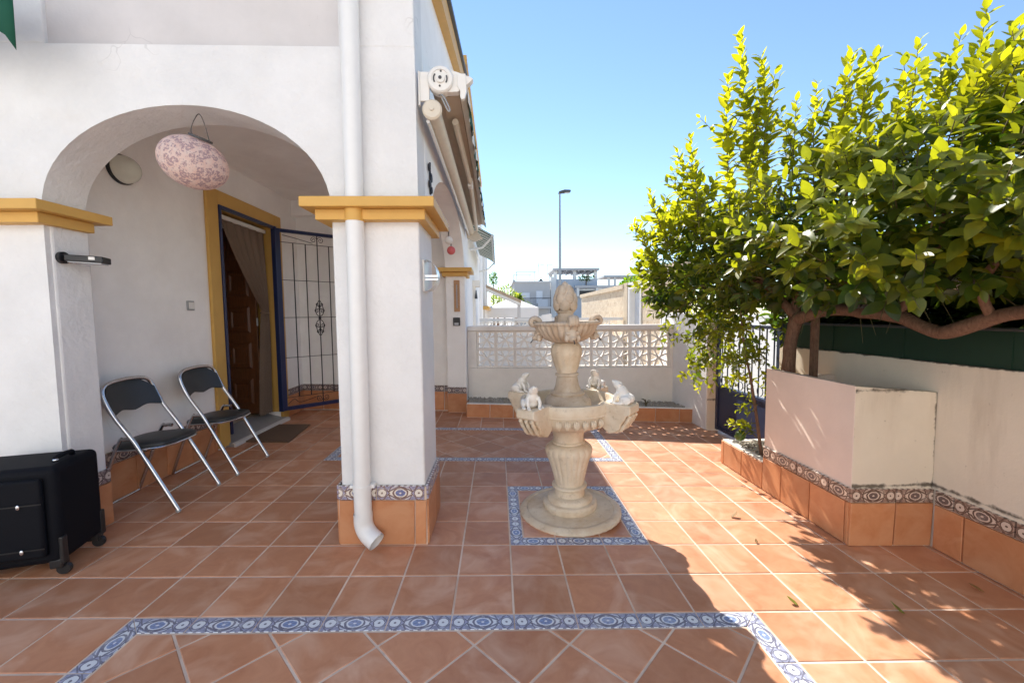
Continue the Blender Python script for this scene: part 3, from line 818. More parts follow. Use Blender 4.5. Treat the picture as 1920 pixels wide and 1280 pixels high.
# light switch, bulkhead lamp
swt = thing('light_switch', 'small white light switch on porch wall beside the door', 'switch', (XD, 2.095, 1.575))
MB().box(XD, XD + .012, 2.05, 2.14, 1.53, 1.62).build('frame', 'grey_metal', swt, bevel=.004)
MB().box(XD + .0125, XD + .02, 2.063, 2.127, 1.543, 1.607).build('rocker', 'white_metal', swt, bevel=.003)
bk = thing('bulkhead_lamp', 'oval glass bulkhead lamp with black rim high on porch wall', 'lamp', (XD, 1.457, 2.614))
q = MB(); q.lathe([(.122, 0), (.124, .012), (.122, .024), (.105, .028)], 36); q.v = [(XD + z, 1.457 + x, 2.614 + y * .92) for x, y, z in q.v]; q.build('rim', 'black', bk, smooth=True)
q = MB(); q.lathe([(.114 * math.cos(a), .026 + .105 * math.sin(a)) for a in [PI / 2 * i / 10 for i in range(10)]] + [(.002, .131)], 36); q.v = [(XD + z, 1.457 + x, 2.614 + y * .92) for x, y, z in q.v]; q.build('glass', 'bulk_glass', bk, smooth=True)
# black wall light on the porch jamb
bl = thing('wall_light', 'black solar wall light on arm below left ochre capital', 'lamp', (-2.705, .74, 1.82))
q = MB(); q.lathe([(.036, 0), (.036, .018), (.03, .022)], 20); q.v = [(-2.705 + z, .70 + x, 1.83 + y) for x, y, z in q.v]; q.build('mount', 'black', bl, smooth=True)
MB().obox((-2.60, .755, 1.825), (.085, .03, -.004), (-.018, .05, 0), (0, 0, .020)).build('head', 'black', bl, bevel=.006)
MB().obox((-2.60, .755, 1.802), (.075, .026, -.004), (-.015, .04, 0), (0, 0, .003)).build('lens', 'screen', bl)
MB().obox((-2.545, .718, 1.828), (.014, .005, 0), (-.0006, .0018, 0), (0, 0, .009)).build('sensor', 'white_metal', bl)
# hanging lantern
lan = thing('paper_lantern', 'pink floral fabric lantern tilted on wire under the porch arch', 'lantern', (-1.90, .72, 2.40))
rot = Matrix.Rotation(math.radians(24), 3, 'Y') @ Matrix.Rotation(math.radians(8), 3, 'X')
MB().ball((-1.90, .72, 2.40), .180, .180, .150, 40, 24, rot).build('shade', 'lantern', lan, smooth=True)
tp = Vector((-1.90, .72, 2.40)) + rot @ Vector((0, 0, .146))
q = MB(); q.tube([tp, tp + rot @ Vector((0, 0, .012))], .062, 20); q.build('top_cap', 'dark_metal', lan, smooth=True)
wp = [tp + rot @ Vector((-.055, 0, .01)), tp + Vector((-.05, 0, .06)), tp + Vector((-.03, 0, .11)), Vector((tp.x - .012, .72, 2.688)), tp + Vector((.03, 0, .09)), tp + rot @ Vector((.055, 0, .01))]
MB().tube(smoothpath(wp), .0025, 6).build('wire', 'dark_metal', lan)
# glass sconce on the pillar
sc_ = thing('wall_sconce', 'half round frosted glass sconce on the right face of the pillar', 'lamp', (XW, .80, 1.71))
q = MB(); seg = 14
for (r, dx) in ((.115, .0), (.115, .012)):
    for i in range(seg + 1):
        a = -PI / 2 + PI * i / seg
        q.v.append((XW + dx, .79 + .02, 1.71))
q.v = []; 
arc = [(.8, 1.805)] + [(.8, 1.805)]
for i in range(seg + 1):
    a = PI / 2 - PI * i / seg
    for w in (0, 1):
        q.v.append((XW + .012 + .075 * math.cos(a), .72 + .14 * w, 1.712 + .098 * math.sin(a)))
for i in range(seg): q.f.append((2 * i, 2 * i + 1, 2 * i + 3, 2 * i + 2))
q.build('glass', 'glass_white', sc_, smooth=True)
sc_['label'] = 'curved frosted glass sconce on the right face of the pillar'
MB().box(XW, XW + .010, .71, .87, 1.61, 1.81).build('back_plate', 'white_metal', sc_, bevel=.003)
MB().box(XW + .01, XW + .095, .715, .722, 1.70, 1.712).build('clip', 'chrome', sc_); MB().box(XW + .01, XW + .095, .715, .722, 1.68, 1.69).build('clip', 'chrome', sc_)
# scroll marks made up in place of an unreadable house number plate
orn = thing('number_plate_marks', 'dark scroll marks standing in for the house number plate above the pillar capital', 'ornament', (XW, 1.04, 2.34))
for (y, z, r, s) in ((1.0, 2.47, .03, 1), (1.07, 2.42, .035, -1), (1.01, 2.36, .03, 1), (1.08, 2.34, .025, -1)):
    pts = [(XW + .012, y + s * r * (1 - .8 * t) * math.cos(t * 9), z + r * (1 - .8 * t) * math.sin(t * 9)) for t in [i / 20 for i in range(21)]]
    MB().tube(pts, .007, 6).build('scroll', 'iron', orn)
MB().tube([(XW + .01, 1.035, 2.30), (XW + .01, 1.04, 2.52)], .007, 6).build('stem', 'iron', orn)
# thermometer, solar light on the far pilaster
th = thing('thermometer', 'long wooden thermometer on the far pilaster', 'thermometer', (-.65, 4.11, 1.5))
MB().box(-.692, -.608, 4.092, 4.108, 1.51, 1.965).build('board', 'pale_wood', th, bevel=.003)
MB().tube([(-.65, 4.088, 1.56), (-.65, 4.088, 1.90)], .007, 8).build('glass_tube', 'screen', th)
for k in range(16):
    MB().box(-.640, -.622 if k % 2 else -.630, 4.0905, 4.0918, 1.57 + k * .021, 1.573 + k * .021).build('scale_mark', 'dark_metal', th)
sv = thing('solar_light', 'small black solar light below the thermometer', 'lamp', (-.66, 4.11, 1.30))
MB().box(-.71, -.61, 4.075, 4.108, 1.305, 1.425).build('case', 'black', sv, bevel=.006)
MB().box(-.69, -.63, 4.070, 4.0745, 1.315, 1.35).build('lens', 'screen', sv)
# coloured balls hung in the side arch
for nm, y, z, mt, lb in (('green_ball', 1.62, 2.22, 'green_ball', 'little green paper ball hanging from the side arch near the pillar'), ('red_ball', 2.55, 2.15, 'red_ball', 'little red paper ball hanging from the side arch'), ('white_ball', 2.35, 2.22, 'white_ball', 'little white paper ball hanging behind the red one in the side arch')):
    b_ = thing('string_ball', lb, 'decoration', (XW - .02, y, z), group='paper balls hanging in the side arch')
    MB().ball((XW - .02, y, z), .045 if nm != 'white_ball' else .04).build('ball', mt, b_, smooth=True)
    MB().tube([(XW - .02, y, z + .04), (XW - .02, y, z + .13)], .006, 6).build('hook', 'dark_metal', b_)

# ------------------------------------------------------------------ awning along the side wall
aw = thing('awning', 'rolled beige awning with white end gear along the house side wall', 'awning', (XW, .66, 2.8))
A0, A1 = .66, 4.35
AX, AZ = -.385, 2.865
MB().box(XW + .008, XW + .02, A0, A0 + .03, 2.72, 2.92).build('bracket', 'white_metal', aw, bevel=.004)
MB().box(XW + .02, XW + .075, A0 + .0, A0 + .02, 2.745, 2.915).build('bracket', 'white_metal', aw, bevel=.004)
q = MB(); q.lathe([(.075, 0), (.078, .012), (.07, .022), (.052, .024), (.05, .018), (.028, .018), (.026, .03), (.012, .03)], 32)
q.v = [(AX + x, A0 - z, AZ + y) for x, y, z in q.v]; q.build('gear_cap', 'white_metal', aw, smooth=True)
q = MB()
for s in range(0, 13):
    a = math.radians(70 - s * (140 / 12)); 
prof = [(AX + .078 * math.cos(math.radians(t)), AZ + .078 * math.sin(math.radians(t))) for t in range(60, 301, 12)] + [(AX + .10, AZ - .065), (AX + .18, AZ - .005), (AX + .195, AZ + .012), (AX + .18, AZ + .022), (AX + .10, AZ + .05)]
q.prism(prof, A0 + .0005, A0 + .05, map=lambda a, b, c: (a, c, b)); q.build('gear_housing', 'white_metal', aw, bevel=.004)
for (a0_, a1_, rr_) in ((140, 215, .040), (-35, 30, .040)):
    MB().tube([(AX + rr_ * math.cos(math.radians(t)), A0 - .019, AZ + rr_ * math.sin(math.radians(t))) for t in range(a0_, a1_ + 1, 10)], .0045, 6).build('slot', 'dark_metal', aw)
for (dx, dz, r_) in ((.004, .042, .006), (-.004, -.042, .006), (0, 0, .010)):
    q = MB(); q.lathe([(r_, 0), (r_, .003)], 12); q.v = [(AX + dx + x, A0 - (.0305 if r_ > .008 else .0185) - z, AZ + dz + y) for x, y, z in q.v]; q.build('screw', 'dark_metal', aw)
MB().tube([(AX - .0, A0 + .05, AZ), (AX, A1, AZ)], .068, 20).build('roller', 'awning', aw, smooth=True)
q = MB(); q.lathe([(.058, 0), (.060, .02), (.05, .03), (.014, .032), (.012, .04)], 28); q.v = [(-.44 + x, A0 + .02 - z, 2.695 + y) for x, y, z in q.v]; q.build('lower_cap', 'old_white', aw, smooth=True)
MB().tube([(-.44, A0 + .02, 2.695), (-.44, A1, 2.70)], .05, 18).build('torsion_tube', 'old_white', aw, smooth=True)
MB().tube([(-.47, A0 + .03, 2.64), (-.47, A1, 2.645)], .012, 8).build('sky_strip_bar', 'pvc', aw, smooth=True)  # white bar added for the pale sky-lit strip between wall and awning
q = MB(); q.prism([(-.385, 2.790), (-.28, 2.815), (-.265, 2.83), (-.385, 2.80)], A0 + .06, A1, map=lambda a, b, c: (a, c, b)); q.build('cloth', 'awning', aw)
MB().box(-.275, -.235, A0 + .02, A1, 2.80, 2.875).build('front_bar', 'old_white', aw, bevel=.006)
q = MB(); q.prism([(-.285, 2.90), (-.235, 2.90), (-.23, 2.80), (-.245, 2.755), (-.262, 2.75), (-.27, 2.77), (-.268, 2.80), (-.285, 2.83)], A0 - .01, A0 + .018, map=lambda a, b, c: (a, c, b)); q.build('front_bar_end', 'white_metal', aw, bevel=.003)
MB().tube([(-.33, A0 + .3, 2.76), (-.31, 2.2, 2.74)], .022, 8).build('folding_arm', 'old_white', aw); MB().tube([(-.31, 2.2, 2.74), (-.35, A1 - .15, 2.70)], .022, 8).build('folding_arm', 'old_white', aw)
MB().box(-.335, -.285, 2.15, 2.25, 2.70, 2.78).build('arm_elbow', 'white_metal', aw, bevel=.008)
MB().tube(smoothpath([(-.40, A0 + .02, 2.79), (-.37, A0 - .005, 2.77), (-.335, A0 + .0, 2.70), (-.345, A0 + .0, 2.69), (-.38, A0 - .005, 2.76)]), .005, 6).build('crank_eye', 'grey_metal', aw)
q = MB()
NS = 60
for i in range(NS + 1):
    y = A0 + .05 + (A1 - A0 - .1) * i / NS; dz = .11 + .025 * abs(math.sin(i * PI / 4)); w = .008 * math.sin(i * 1.3)
    q.v += [(-.232, y, 2.87), (-.228 + w, y, 2.87 - dz * .5), (-.225 + w * 1.6, y, 2.87 - dz)]
for i in range(NS): 
    for k in range(2): q.f.append((i * 3 + k, i * 3 + 3 + k, i * 3 + 4 + k, i * 3 + 1 + k))
vo = q.build('valance', 'stripe', aw); sd = vo.modifiers.new('solid', 'SOLIDIFY'); sd.thickness = .003
q = MB(); q.prism([(-.53, 2.74), (-.35, 2.70), (-.27, 2.60), (-.40, 2.55), (-.50, 2.60)], A1 - .06, A1, map=lambda a, b, c: (a, c, b)); q.build('end_bracket', 'old_white', aw, bevel=.004)
# striped corner of another awning over the photographer's left
av = thing('front_awning', 'green and white awning edge hanging at the upper left corner', 'awning', (-2.7, .30, 2.8))
q = MB(); NA = 24
for i in range(NA + 1):
    t = i / NA; x = -3.3 + (3.3 - 2.445) * t; zb = 2.93 + .05 * math.sin(i * .9) - .15 * max(0, (t - .75) / .25) ** 1.5
    q.v += [(x, .32 + .006 * math.sin(i), 3.20), (x, .31 + .012 * math.sin(i * .8), (3.20 + zb) / 2), (x, .30 + .015 * math.sin(i * .8 + .5), zb)]
for i in range(NA):
    for k in range(2): q.f.append((3 * i + k, 3 * i + 3 + k, 3 * i + 4 + k, 3 * i + 1 + k))
o = q.build('valance', 'stripe_x', av, smooth=True); sd = o.modifiers.new('solid', 'SOLIDIFY'); sd.thickness = .003
MB().box(-4.2, -2.44, .31, .35, 3.20, 3.25).build('front_bar', 'white_metal', av, bevel=.004)

# ------------------------------------------------------------------ chairs
def folding_chair(label, x, y, rz):
    c = thing('folding_chair', label, 'chair', (x, y, fz(x)), rz, 'folding chairs against the porch wall'); c.scale = (1.0, 1.0, 1.06)
    hw = .228; tr = .014
    # back frame: one bent tube from front foot over the back to the other front foot
    def side(s): return [(.285, s * (hw + .006), .012), (.05, s * hw, .43), (-.01, s * hw, .53), (-.10, s * hw, .66), (-.15, s * hw, .76)]
    top = [(-.175, -hw + .012, .83), (-.185, -hw + .06, .868), (-.19, -.06, .882), (-.19, .06, .882), (-.185, hw - .06, .868), (-.175, hw - .012, .83)]
    MB().tube(smoothpath(side(-1) + top + side(1)[::-1], 5), tr, 10).build('back_frame', 'chrome', c, smooth=True, local=True)
    # rear frame: U with a bar on the floor
    h2 = hw - .03
    u = [(-.02, -h2, .50), (-.07, -h2, .50), (-.115, -h2, .46), (-.285, -h2, .05), (-.295, -h2 + .02, .014), (-.295, -h2 + .06, .012), (-.295, h2 - .06, .012), (-.295, h2 - .02, .014), (-.285, h2, .05), (-.115, h2, .46), (-.07, h2, .50), (-.02, h2, .50)]
    MB().tube(smoothpath(u, 4), tr * .9, 10).build('rear_leg', 'chrome', c, smooth=True, local=True)
    # seat
    st = MB(); pl = []
    for i in range(36):
        a = 2 * PI * i / 36; ca, sa = math.cos(a), math.sin(a)
        pl.append((.205 * math.copysign(abs(ca) ** .55, ca), .205 * math.copysign(abs(sa) ** .6, sa)))
    def zz(px_): return .445 + .05 * px_
    rings = [(1.0, -.012), (1.03, .0), (1.0, .014), (.85, .026), (.5, .030)]
    for k, (s, dz) in enumerate(rings):
        for p in pl: st.v.append((p[0] * s + .0, p[1] * s, zz(p[0] * s) + dz))
    n = len(pl)
    for k in range(len(rings) - 1):
        for i in range(n): st.f.append((k * n + i, k * n + (i + 1) % n, (k + 1) * n + (i + 1) % n, (k + 1) * n + i))
    st.f.append(tuple((len(rings) - 1) * n + i for i in range(n))); st.f.append(tuple(range(n - 1, -1, -1)))
    st.build('seat', 'vinyl', c, smooth=True, local=True, angle=60)
    MB().tube([(p[0] * 1.015, p[1] * 1.015, zz(p[0]) - .016) for p in pl], .008, 8, closed=True).build('seat_rim', 'chrome', c, smooth=True, local=True)
    # backrest pad with wavy lower edge
    bp = MB(); NB = 24
    for i in range(NB + 1):
        v = -hw + .006 + (2 * hw - .012) * i / NB; t = v / hw
        ztop = .872 - .10 * max(0, abs(t) - .55) ** 1.3 * 2.2
        zbot = .664 + .014 * abs(math.sin(t * PI)) ** 1.2 + .006 * max(0, 1 - abs(abs(t) - .5) * 3.0)
        bow = -.035 * (1 - t * t)
        for z in (zbot, (zbot + ztop) / 2, ztop):
            xx = -.105 - (z - .668) * .40 + bow
            bp.v += [(xx + .012, v, z), (xx - .012, v, z)]
    for i in range(NB):
        a = i * 6; b = a + 6
        for k in (0, 2): bp.f += [(a + k, b + k, b + k + 2, a + k + 2), (a + k + 1, a + k + 3, b + k + 3, b + k + 1)]
        bp.f += [(a, a + 1, b + 1, b), (a + 4, b + 4, b + 5, a + 5)]
    bp.f += [(0, 2, 3, 1), (2, 4, 5, 3)]; e = NB * 6; bp.f += [(e, e + 1, e + 3, e + 2), (e + 2, e + 3, e + 5, e + 4)]
    bp.build('backrest', 'vinyl', c, smooth=True, local=True, angle=50, bevel=.006)
    for s in (-1, 1):
        MB().tube([(.289, s * (hw + .006), .0), (.277, s * (hw + .006), .022)], .0145, 10).build('foot_cap', 'grey_metal', c, smooth=True, local=True)
    MB().tube([(.215, -hw, .135), (.215, hw, .135)], .006, 8).build('stretcher', 'chrome', c, local=True)
    return c
folding_chair('black padded folding chair nearer the suitcase', -2.665, 1.243, .06)
folding_chair('black padded folding chair nearer the front door', -2.655, 1.935, .0)
# doormat
dm = MB(); dm.prism([(-2.93, 2.66), (-2.40, 2.64), (-2.49, 3.37), (-3.00, 3.35)], .0, .014)
dm.v = [(x, y, z + fz(x) + .001) for x, y, z in dm.v]
tag(dm.build('doormat', 'mat'), 'brown doormat lying in front of the door step', 'doormat')

# ------------------------------------------------------------------ suitcase
sca = math.atan2(.34, -.10)
su = thing('suitcase', 'black soft suitcase on wheels standing at the left edge', 'suitcase', (-2.66, .42, fz(-2.66)), .26)
def sbox(x0, x1, y0, y1, z0, z1, name, mat, bev): return MB().box(x0, x1, y0, y1, z0, z1).build(name, mat, su, local=True, bevel=bev, seg=4, smooth=True)
sbox(-.30, .20, -.175, .175, .075, .605, 'body', 'suit', .035)
sbox(-.24, .15, -.205, -.172, .13, .555, 'front_pocket', 'suit', .02)
for z in (.18, .42): 
    MB().box(-.24, .15, -.2095, -.2055, z, z + .006).build('zip', 'black', su, local=True)
    MB().ball((.06, -.212, z + .0), .009, .006, .014).build('zip_pull', 'chrome', su, local=True, smooth=True)
MB().tube(smoothpath([(.13, -.06, .600), (.135, -.05, .625), (.14, 0, .63), (.14, .05, .625), (.135, .06, .600)]), .013, 8).build('top_handle', 'suit', su, local=True, smooth=True)
for s in (-1, 1): MB().ball((.135, s * .062, .612), .014, .012, .01).build('handle_rivet', 'chrome', su, local=True, smooth=True)
for (x, y) in ((.165, -.14), (.165, .14), (-.265, -.14), (-.265, .14)):
    MB().box(x - .03, x + .03, y - .03, y + .03, .045, .10).build('wheel_housing', 'black', su, local=True, bevel=.01)
    q = MB(); q.lathe([(.012, -.012), (.030, -.012), (.033, -.006), (.033, .006), (.030, .012), (.012, .012)], 20); q.v = [(x + .02 + a, y + c, .033 + b) for a, b, c in q.v]; q.build('wheel', 'black', su, local=True, smooth=True)
for s in (-1, 1): MB().box(.185, .206, s * .155 - .02, s * .155 + .02, .07, .22).build('corner_guard', 'black', su, local=True, bevel=.008)

# ------------------------------------------------------------------ fountain
FX, FY = .462, 1.05
fo = thing('fountain', 'cream cast stone fountain of two bowls on the patio', 'fountain', (FX, FY, fz(FX)))
fo.rotation_euler = (0, math.radians(-1.2), 0)
def flute(n, a, z0=-9, z1=9):
    def f(th, r, z): return 1 + a * (abs(math.sin(n * th / 2)) ** .6 - .6) if z0 < z < z1 else 1
    return f
def frim(n, a):
    return lambda th, r, z: 1 + (a * math.cos(n * th) if r > .345 else 0)
f0 = MB(); f0.lathe([(.36, 0), (.372, .008), (.372, .026), (.355, .040), (.335, .046), (.322, .044), (.318, .038), (.31, .042), (.19, .046)], 96, mod=frim(42, .008)); f0.build('base_disc', 'stone', fo, smooth=True, local=True, angle=35)
f1 = MB(); f1.lathe([(.192, .042), (.198, .055), (.198, .085), (.188, .098), (.165, .104), (.165, .112), (.158, .128), (.148, .136), (.112, .140), (.106, .185), (.114, .190), (.128, .200), (.128, .215), (.112, .222)], 64); f1.build('foot', 'stone', fo, smooth=True, local=True, angle=35)
f2 = MB(); f2.lathe([(.104, .22), (.112, .26), (.128, .33), (.148, .40), (.166, .445), (.172, .475), (.166, .498), (.145, .517), (.118, .527)], 120, mod=flute(20, .045, .23, .51)); f2.build('lower_baluster', 'stone', fo, smooth=True, local=True, angle=50)
f3 = MB(); f3.lathe([(.112, .525), (.122, .530), (.122, .540), (.110, .548), (.112, .59), (.124, .625), (.155, .652), (.21, .668)], 64); f3.build('neck', 'stone', fo, smooth=True, local=True, angle=40)
f4 = MB(); f4.lathe([(.20, .660), (.255, .672), (.305, .700), (.325, .735), (.330, .770), (.345, .785), (.352, .80), (.352, .85), (.345, .862), (.318, .862), (.310, .850), (.30, .80), (.26, .765), (.19, .748), (.05, .745)], 72)
bowl = f4.build('lower_bowl', 'stone', fo, smooth=True, local=True, angle=40)
for k in range(4):
    a = PI / 4 + k * PI / 2 + .06; ca, sa = math.cos(a), math.sin(a)
    prof = [(.30, .868), (.505, .868), (.515, .86), (.515, .815), (.50, .80), (.48, .795), (.47, .765), (.445, .735), (.435, .70), (.40, .675), (.36, .665), (.31, .70)]
    q = MB(); q.prism(prof, -.072, .072, map=lambda r, z, w: (r * ca - w * sa, r * sa + w * ca, z)); q.build('corner_bracket', 'stone', fo, local=True, bevel=.008)
    for w in (-.045, 0, .045):
        q = MB(); q.tube(smoothpath([(r * ca - w * sa, r * sa + w * ca, z) for r, z in ((.505, .80), (.482, .76), (.455, .72), (.43, .69), (.38, .672))]), [.010, .014, .014, .012, .012, .013, .014, .015, .013, .012, .012, .012, .013, .014, .013, .012, .011, .010, .009, .008, .007, .006, .006, .005, .004][:25], 8); q.build('bracket_leaf', 'stone', fo, smooth=True, local=True)
# carved leaves round the bowl
nl = 36
leafm = MB()
for (w, t0, t1) in ((0, .0, 1.0), (-.55, .25, .95), (.55, .25, .95)):
    pts = [Vector((w * .018 * math.sin(t * 2.2), .004 + .010 * math.sin(t * PI), -.030 + .062 * t)) for t in [t0 + (t1 - t0) * i / 6 for i in range(7)]]
    leafm.tube(pts, [.003, .006, .0075, .0075, .007, .005, .002], 6)
leaf_me = leafm.mesh('carved_leaf', 'stone', True)
for k in range(nl):
    a = 2 * PI * k / nl
    if min(abs(((a - (PI / 4 + .06 + j * PI / 2) + PI) % (2 * PI)) - PI) for j in range(4)) < .24: continue
    ob = bpy.data.objects.new('carved_leaf', leaf_me); COL.objects.link(ob); ob.parent = fo
    ob.scale = (1.25, 1.4, 1.15); r = .3235; ob.location = (r * math.cos(a), r * math.sin(a), .733); ob.rotation_euler = (.18, 0, a - PI / 2 + PI)
    ob.rotation_euler = (-.20, 0, a + PI / 2 + PI)
rg = MB(); rg.tube([(.343 * math.cos(a), .343 * math.sin(a), .784) for a in [2 * PI * i / 72 for i in range(72)]], .006, 6, closed=True); rg.build('bead', 'stone', fo, smooth=True, local=True)
f5 = MB(); f5.lathe([(.175, .745), (.172, .80), (.165, .845), (.14, .875), (.122, .885), (.126, .897), (.122, .905), (.10, .915), (.085, .955), (.078, 1.0), (.074, 1.02), (.084, 1.025), (.084, 1.04), (.072, 1.046)], 64); f5.build('upper_foot', 'stone_top', fo, smooth=True, local=True, angle=40)
f6 = MB(); f6.lathe([(.070, 1.044), (.082, 1.08), (.098, 1.13), (.110, 1.18), (.112, 1.21), (.104, 1.24), (.085, 1.262), (.07, 1.27)], 100, mod=flute(12, .05, 1.05, 1.25)); f6.build('upper_baluster', 'stone', fo, smooth=True, local=True, angle=50)
f7 = MB(); f7.lathe([(.07, 1.262), (.10, 1.268), (.145, 1.285), (.19, 1.325), (.216, 1.370), (.222, 1.392)], 224, cap=False, mod=lambda th, r, z: 1 + (.075 * (abs(math.sin(th * 14)) ** .8 - .55) * min(1, max(0, (r - .08) / .05))))
f7.lathe([(.222, 1.388), (.236, 1.396), (.238, 1.408), (.226, 1.418), (.208, 1.414), (.19, 1.395), (.12, 1.362), (.05, 1.355)], 224, cap=False, mod=lambda th, r, z: 1 + (.03 * (abs(math.sin(th * 28)) - .5) if r > .2 else 0)); f7.build('upper_bowl', 'stone_top', fo, smooth=True, local=True, angle=70)
for k in range(4):
    a = -PI / 2 + .05 + k * PI / 2; ca, sa = math.cos(a), math.sin(a)
    q = MB(); pts = []; rr_ = []
    for i in range(24):
        t = i / 23; an = -.6 + t * 5.6; rr = .044 * (1 - .72 * t)
        pts.append((.232 - rr * math.cos(an) * 1.0, 1.412 + rr * math.sin(an))); rr_.append(.024 * (1 - .35 * t))
    q.tube([(r * ca, r * sa, z) for r, z in pts], rr_, 10)
    for w in (-.02, .02): q.tube([(r * ca - w * sa, r * sa + w * ca, z) for r, z in pts], [v * .8 for v in rr_], 8)
    q.build('scroll', 'stone_top', fo, smooth=True, local=True)
    q = MB(); q.ball((.200 * ca, .200 * sa, 1.325), .034, .034, .048, 14, 10); q.ball((.228 * ca, .228 * sa, 1.305), .020, .020, .018, 10, 8)
    for s_ in (-1, 1):
        q.ball((.206 * ca - s_ * .030 * sa, .206 * sa + s_ * .030 * ca, 1.340), .020, .020, .014, 8, 6); q.ball((.205 * ca - s_ * .040 * sa, .205 * sa + s_ * .040 * ca, 1.305), .016, .016, .026, 8, 6)
    q.build('mask', 'stone_top', fo, smooth=True, local=True)
    MB().tube([(.235 * ca, .235 * sa, 1.300), (.262 * ca, .262 * sa, 1.270)], .004, 6).build('spout', 'dark_metal', fo, local=True)
f8 = MB(); f8.lathe([(.07, 1.355), (.068, 1.42), (.060, 1.45), (.056, 1.475), (.064, 1.482), (.068, 1.49), (.062, 1.497)], 48); f8.build('finial_stem', 'stone_top', fo, smooth=True, local=True, angle=40)
pc = MB(); pc.lathe([(.05, 1.495), (.066, 1.512), (.073, 1.55), (.068, 1.59), (.054, 1.635), (.034, 1.672), (.016, 1.696), (.003, 1.705)], 24)
for row, (z, r, n, h, w, tilt) in enumerate(((1.535, .066, 6, .046, .042, .05), (1.585, .060, 6, .050, .038, -.22), (1.635, .044, 5, .048, .032, -.42))):
    for k in range(n):
        a = 2 * PI * (k + .5 * (row % 2)) / n + .3
        rm3 = Matrix.Rotation(a, 3, 'Z') @ Matrix.Rotation(tilt, 3, 'Y'); c0 = len(pc.v)
        pc.ball((0, 0, 0), .020, w, h, 12, 10)
        for i in range(c0, len(pc.v)):
            v = Vector(pc.v[i]); kz = 1 - .45 * max(0, v.z / h) ** 1.2
            v = Vector((v.x + .006 * (1 - (v.y / w) ** 2), v.y * kz, v.z)); v = rm3 @ v
            pc.v[i] = (r * math.cos(a) + v.x, r * math.sin(a) + v.y, z + v.z)
pc.build('pinecone_finial', 'stone_top', fo, smooth=True, local=True)
# frogs on the four corner brackets
frot = Matrix.Rotation(math.radians(-1.2), 3, 'Y')
def frog(label, k, face):
    a = PI / 4 + k * PI / 2 + .06; r = .435
    p = Vector((FX, FY, fz(FX))) + frot @ Vector((r * math.cos(a), r * math.sin(a), .868))
    f = MB()
    f.ball((-.018, 0, .034), .048, .046, .034, 16, 10)                                           # haunches
    f.ball((.006, 0, .064), .034, .036, .050, 16, 10, Matrix.Rotation(math.radians(30), 3, 'Y'))   # chest
    f.ball((.034, 0, .108), .036, .029, .022, 16, 10, Matrix.Rotation(math.radians(-38), 3, 'Y'))  # head, tipped up
    f.ball((.056, 0, .124), .018, .020, .012, 12, 8, Matrix.Rotation(math.radians(-38), 3, 'Y'))
    for s_ in (-1, 1):
        f.ball((.022, s_ * .020, .116), .009, .008, .008, 10, 8)                               # eye bump
        f.ball((-.020, s_ * .046, .028), .036, .017, .027, 12, 8)                              # folded thigh
        f.ball((.022, s_ * .054, .008), .032, .012, .009, 10, 6)                               # hind foot
        f.tube([(.024, s_ * .030, .070), (.046, s_ * .036, .038), (.050, s_ * .030, .006)], [.013, .010, .010], 8)
        f.ball((.060, s_ * .032, .006), .018, .012, .007, 8, 6)
    o = f.build('frog_figurine', 'frog', smooth=True)
    rm_ = o.modifiers.new('remesh', 'REMESH'); rm_.mode = 'VOXEL'; rm_.voxel_size = .0045; rm_.use_smooth_shade = True
    o.location = p - Vector((0, 0, .004)); o.rotation_euler = (0, math.radians(-1.2), face); o.scale = (1.12, 1.12, 1.12)
    tag(o, label, 'figurine', 'stone frogs on the fountain rim')
frog('white stone frog on the front left corner of the fountain bowl', 2, math.radians(-80))
frog('white stone frog on the front right corner of the fountain bowl', 3, math.radians(150))
frog('stone frog on the rear right corner of the fountain bowl', 0, math.radians(-120))
frog('stone frog on the rear left corner of the fountain bowl', 1, math.radians(-30))

# ------------------------------------------------------------------ rear garden wall, its planter bed
WL, WR = Vector((-.525, 4.34, 0)), Vector((2.56, 4.10, 0))
wd = (WR - WL); WLEN = wd.length; wd.normalize(); wn_ = Vector((-wd.y, wd.x, 0))          # wn_ points away from camera
gw = thing('garden_wall', 'low white garden wall with two rows of breeze blocks behind the fountain', 'wall', (1.0, 4.3, 0))
def wpt(s, o, z): return WL + wd * s + wn_ * o + Vector((0, 0, z))
def wbox(s0, s1, o0, o1, z0, z1):
    m = MB(); m.obox(wpt((s0 + s1) / 2, (o0 + o1) / 2, (z0 + z1) / 2), wd * (s1 - s0) / 2, wn_ * (o1 - o0) / 2, Vector((0, 0, (z1 - z0) / 2))); return m
wbox(0, WLEN, 0, .14, -.4, .645).build('base_wall', 'garden_white', gw, bevel=.006)
wbox(-.0, WLEN, -.02, .16, 1.215, 1.29).build('coping', 'garden_white', gw, bevel=.010)
NBLK = 10; BP = .29
off = WLEN - NBLK * BP - .055
wbox(0, off - .002, .004, .136, .647, 1.213).build('end_pier', 'garden_white', gw); wbox(WLEN - .053, WLEN, .004, .136, .647, 1.213).build('end_pier', 'garden_white', gw)
BH = .283
bb = MB(); hwd, hh = BP / 2 - .001, BH / 2 - .001; ft = .024; dpth = .036
def bl2(x0, x1, z0, z1): bb.box(x0, x1, -dpth, dpth, z0, z1)
bl2(-hwd, -hwd + ft, -hh, hh); bl2(hwd - ft, hwd, -hh, hh); bl2(-hwd + ft, hwd - ft, -hh, -hh + ft); bl2(-hwd + ft, hwd - ft, hh - ft, hh)
